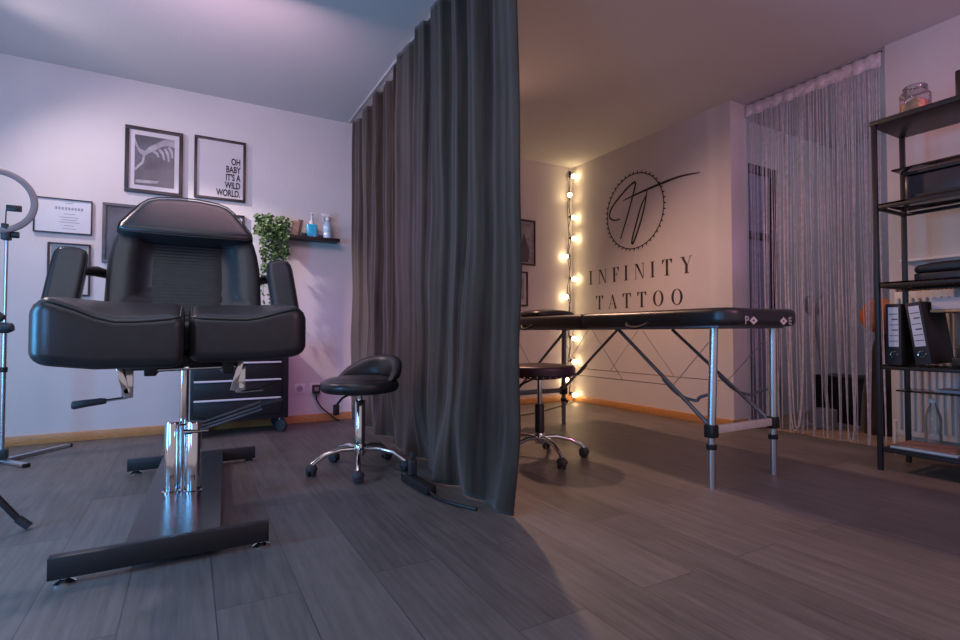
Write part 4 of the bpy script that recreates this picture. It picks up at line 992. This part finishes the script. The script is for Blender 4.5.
# ------------------------------------------------------------------ sockets and cables by the curtain
def outlet(x0, x1, label):
    t = thing('wall_socket', label, 'socket', ((x0+x1)/2, D, .23), 'wall sockets behind the saddle stool')
    bm = BM(); add_box(bm, x0, x1, D-.009, D-.001, .232, .312, .003); pl = obj('cover_plate', bm, M['white_paint'], t)
    xc = (x0+x1)/2; bm = BM(); add_lathe(bm, [(0, 0), (.026, 0), (.026, .003), (.022, .003), (.021, .001), (0, .001)], (xc, D-.009, .272), 24, (0, -1, 0)); obj('socket_well', bm, M['hall_grey'], pl)
    bm = BM()
    for s in (-1, 1): add_lathe(bm, [(0, 0), (.004, 0), (.004, .0015), (0, .0015)], (xc+s*.0095, D-.0100, .272), 8, (0, -1, 0))
    obj('socket_holes', bm, M['ink'], pl)
outlet(.740, .820, 'empty white wall socket above the skirting beside the drawer cart')
outlet(.862, .942, 'white wall socket holding the black plug adapter')
t = thing('plug_adapter', 'black plug adapter with cord in the right wall socket', 'plug', (.902, 4.30, .23))
bm = BM(); add_box(bm, .874, .930, 4.262, 4.307, .232, .300, .006); ad = obj('adapter_body', bm, M['plastic'], t)
bm = BM(); add_box(bm, .884, .920, 4.258, 4.263, .25, .285, .002); obj('adapter_face', bm, M['grey_plastic'], ad)
bm = BM(); add_tube(bm, [(.902, 4.27, .235), (.902, 4.265, .20), (.91, 4.265, .17), (.95, 4.27, .11), (1.02, 4.275, .05), (1.06, 4.28, .012), (1.08, 4.24, .007)], .006, 8, smooth=5); obj('cord', bm, M['plastic'], t)
t = thing('power_strip', 'black power strip with plug and cord along the bottom hem of the near curtain', 'power strip', (.935, 2.24, 0))
bm = BM(); add_box(bm, -.025, .025, -.14, .14, .003, .042, .006, mtx=Matrix.Translation((.935, 2.24, 0)) @ Matrix.Rotation(radians(3), 4, 'Z')); obj('strip_body', bm, M['plastic'], t)
bm = BM(); add_box(bm, .918, .954, 2.29, 2.325, .043, .115, .006); add_box(bm, .924, .948, 2.295, 2.32, .114, .15, .004); obj('plug', bm, M['rubber'], t)
bm = BM(); add_tube(bm, [(.935, 2.10, .02), (.94, 2.04, .008), (.955, 1.97, .007), (.985, 1.90, .007), (1.02, 1.83, .007)], .007, 8, smooth=6); obj('cord', bm, M['plastic'], t); bm = BM()
add_tube(bm, [(.935, 2.37, .02), (.94, 2.40, .008), (.965, 2.415, .007), (.985, 2.418, .008)], .006, 8, smooth=6); obj('cord', bm, M['plastic'], t); bm = BM(); add_tube(bm, [(.936, 2.31, .15), (.95, 2.36, .10), (.95, 2.39, .01), (.975, 2.405, .008)], .004, 8, smooth=6)
obj('cord', bm, M['plastic'], t)

# ------------------------------------------------------------------ lights
def area(name, loc, target, size, energy, col, sy=None):
    d = bpy.data.lights.new(name, 'AREA'); d.energy = energy; d.color = col; d.size = size
    if sy: d.shape = 'RECTANGLE'; d.size_y = sy
    o = bpy.data.objects.new(name, d); COL.objects.link(o); o.location = loc
    o.rotation_euler = (Vector(target)-Vector(loc)).to_track_quat('-Z', 'Y').to_euler(); return o
def point(name, loc, energy, col, r):
    d = bpy.data.lights.new(name, 'POINT'); d.energy = energy; d.color = col; d.shadow_soft_size = r
    o = bpy.data.objects.new(name, d); COL.objects.link(o); o.location = loc; return o
def spot(name, loc, target, energy, col, r, ang, blend):
    d = bpy.data.lights.new(name, 'SPOT'); d.energy = energy; d.color = col; d.shadow_soft_size = r; d.spot_size = radians(ang); d.spot_blend = blend
    o = bpy.data.objects.new(name, d); COL.objects.link(o); o.location = loc
    o.rotation_euler = (Vector(target)-Vector(loc)).to_track_quat('-Z', 'Y').to_euler(); return o
spot('left_ceiling_lamp', (-1.15, 3.70, 2.38), (.4, 3.3, .6), 50, (1, .78, .80), .04, 150, .8)
spot('left_ceiling_spot', (-1.02, 3.78, 2.38), (1.02, 4.30, .85), 210, (1, .80, .78), .025, 33, .8)
spot('right_ceiling_lamp', (1.93, 3.68, 2.40), (2.0, 2.0, 0), 145, (1, .56, .38), .05, 140, .7)
area('cool_left_light', (-1.9, 1.9, .95), (-.1, 2.5, .75), .5, 40, (.10, .48, 1.0), 1.2)  # unseen blue source at the left, no window modelled
area('cool_front_fill', (-1.5, .3, 1.0), (0, 2.0, .6), .5, 15, (.16, .46, 1.0), .8)  # added blue fill from the front left for leather highlights
spot('magenta_reveal_fill', (2.9, -.2, 2.0), (3.68, 2.45, 1.35), 40, (.85, .22, .85), .1, 34, 1.0)  # added purple beam aimed at the doorway reveal, no fixture there
area('magenta_fill', (2.3, -.6, 1.9), (3.4, 3.2, 1.3), .5, 13, (.95, .28, .52), .5)  # added magenta fill that tints the right side pinker
spot('magenta_wall_fill', (.55, 1.2, 2.3), (.85, 4.32, .35), 70, (.90, .20, .85), .1, 34, 1.0)  # added narrow purple beam, tints only the wall beside the cart
area('wall_fill', (.1, 2.7, 2.12), (.2, 4.3, 1.5), .9, 9, (1.0, .60, .72), .5)  # added pink fill evening out the back wall brightness
area('soft_top_fill', (-.5, 1.3, 2.42), (-.5, 1.35, 0), 1.8, 11, (.95, .92, 1), 1.8)  # added soft overhead fill for the cushion tops, not a fixture
area('warm_top_fill', (1.6, .3, 2.3), (1.8, 2.4, 0), 1.6, 6, (1.0, .70, .60), 1.4)  # added warm fill from above, no lamp there
point('hallway_light', (4.7, 1.2, 2.3), 8, (.76, .70, 1.0), .15)  # unseen point light inside the hallway, no fixture modelled

w = bpy.data.worlds.new('world'); SC.world = w; w.use_nodes = True
bg = w.node_tree.nodes['Background']; bg.inputs[0].default_value = (.66, .56, .62, 1); bg.inputs[1].default_value = .55
SC.view_settings.view_transform = 'Standard'
SC.view_settings.look = 'None'
SC.view_settings.exposure = 0
SC.cycles.max_bounces = 8
SC.cycles.use_denoising = True
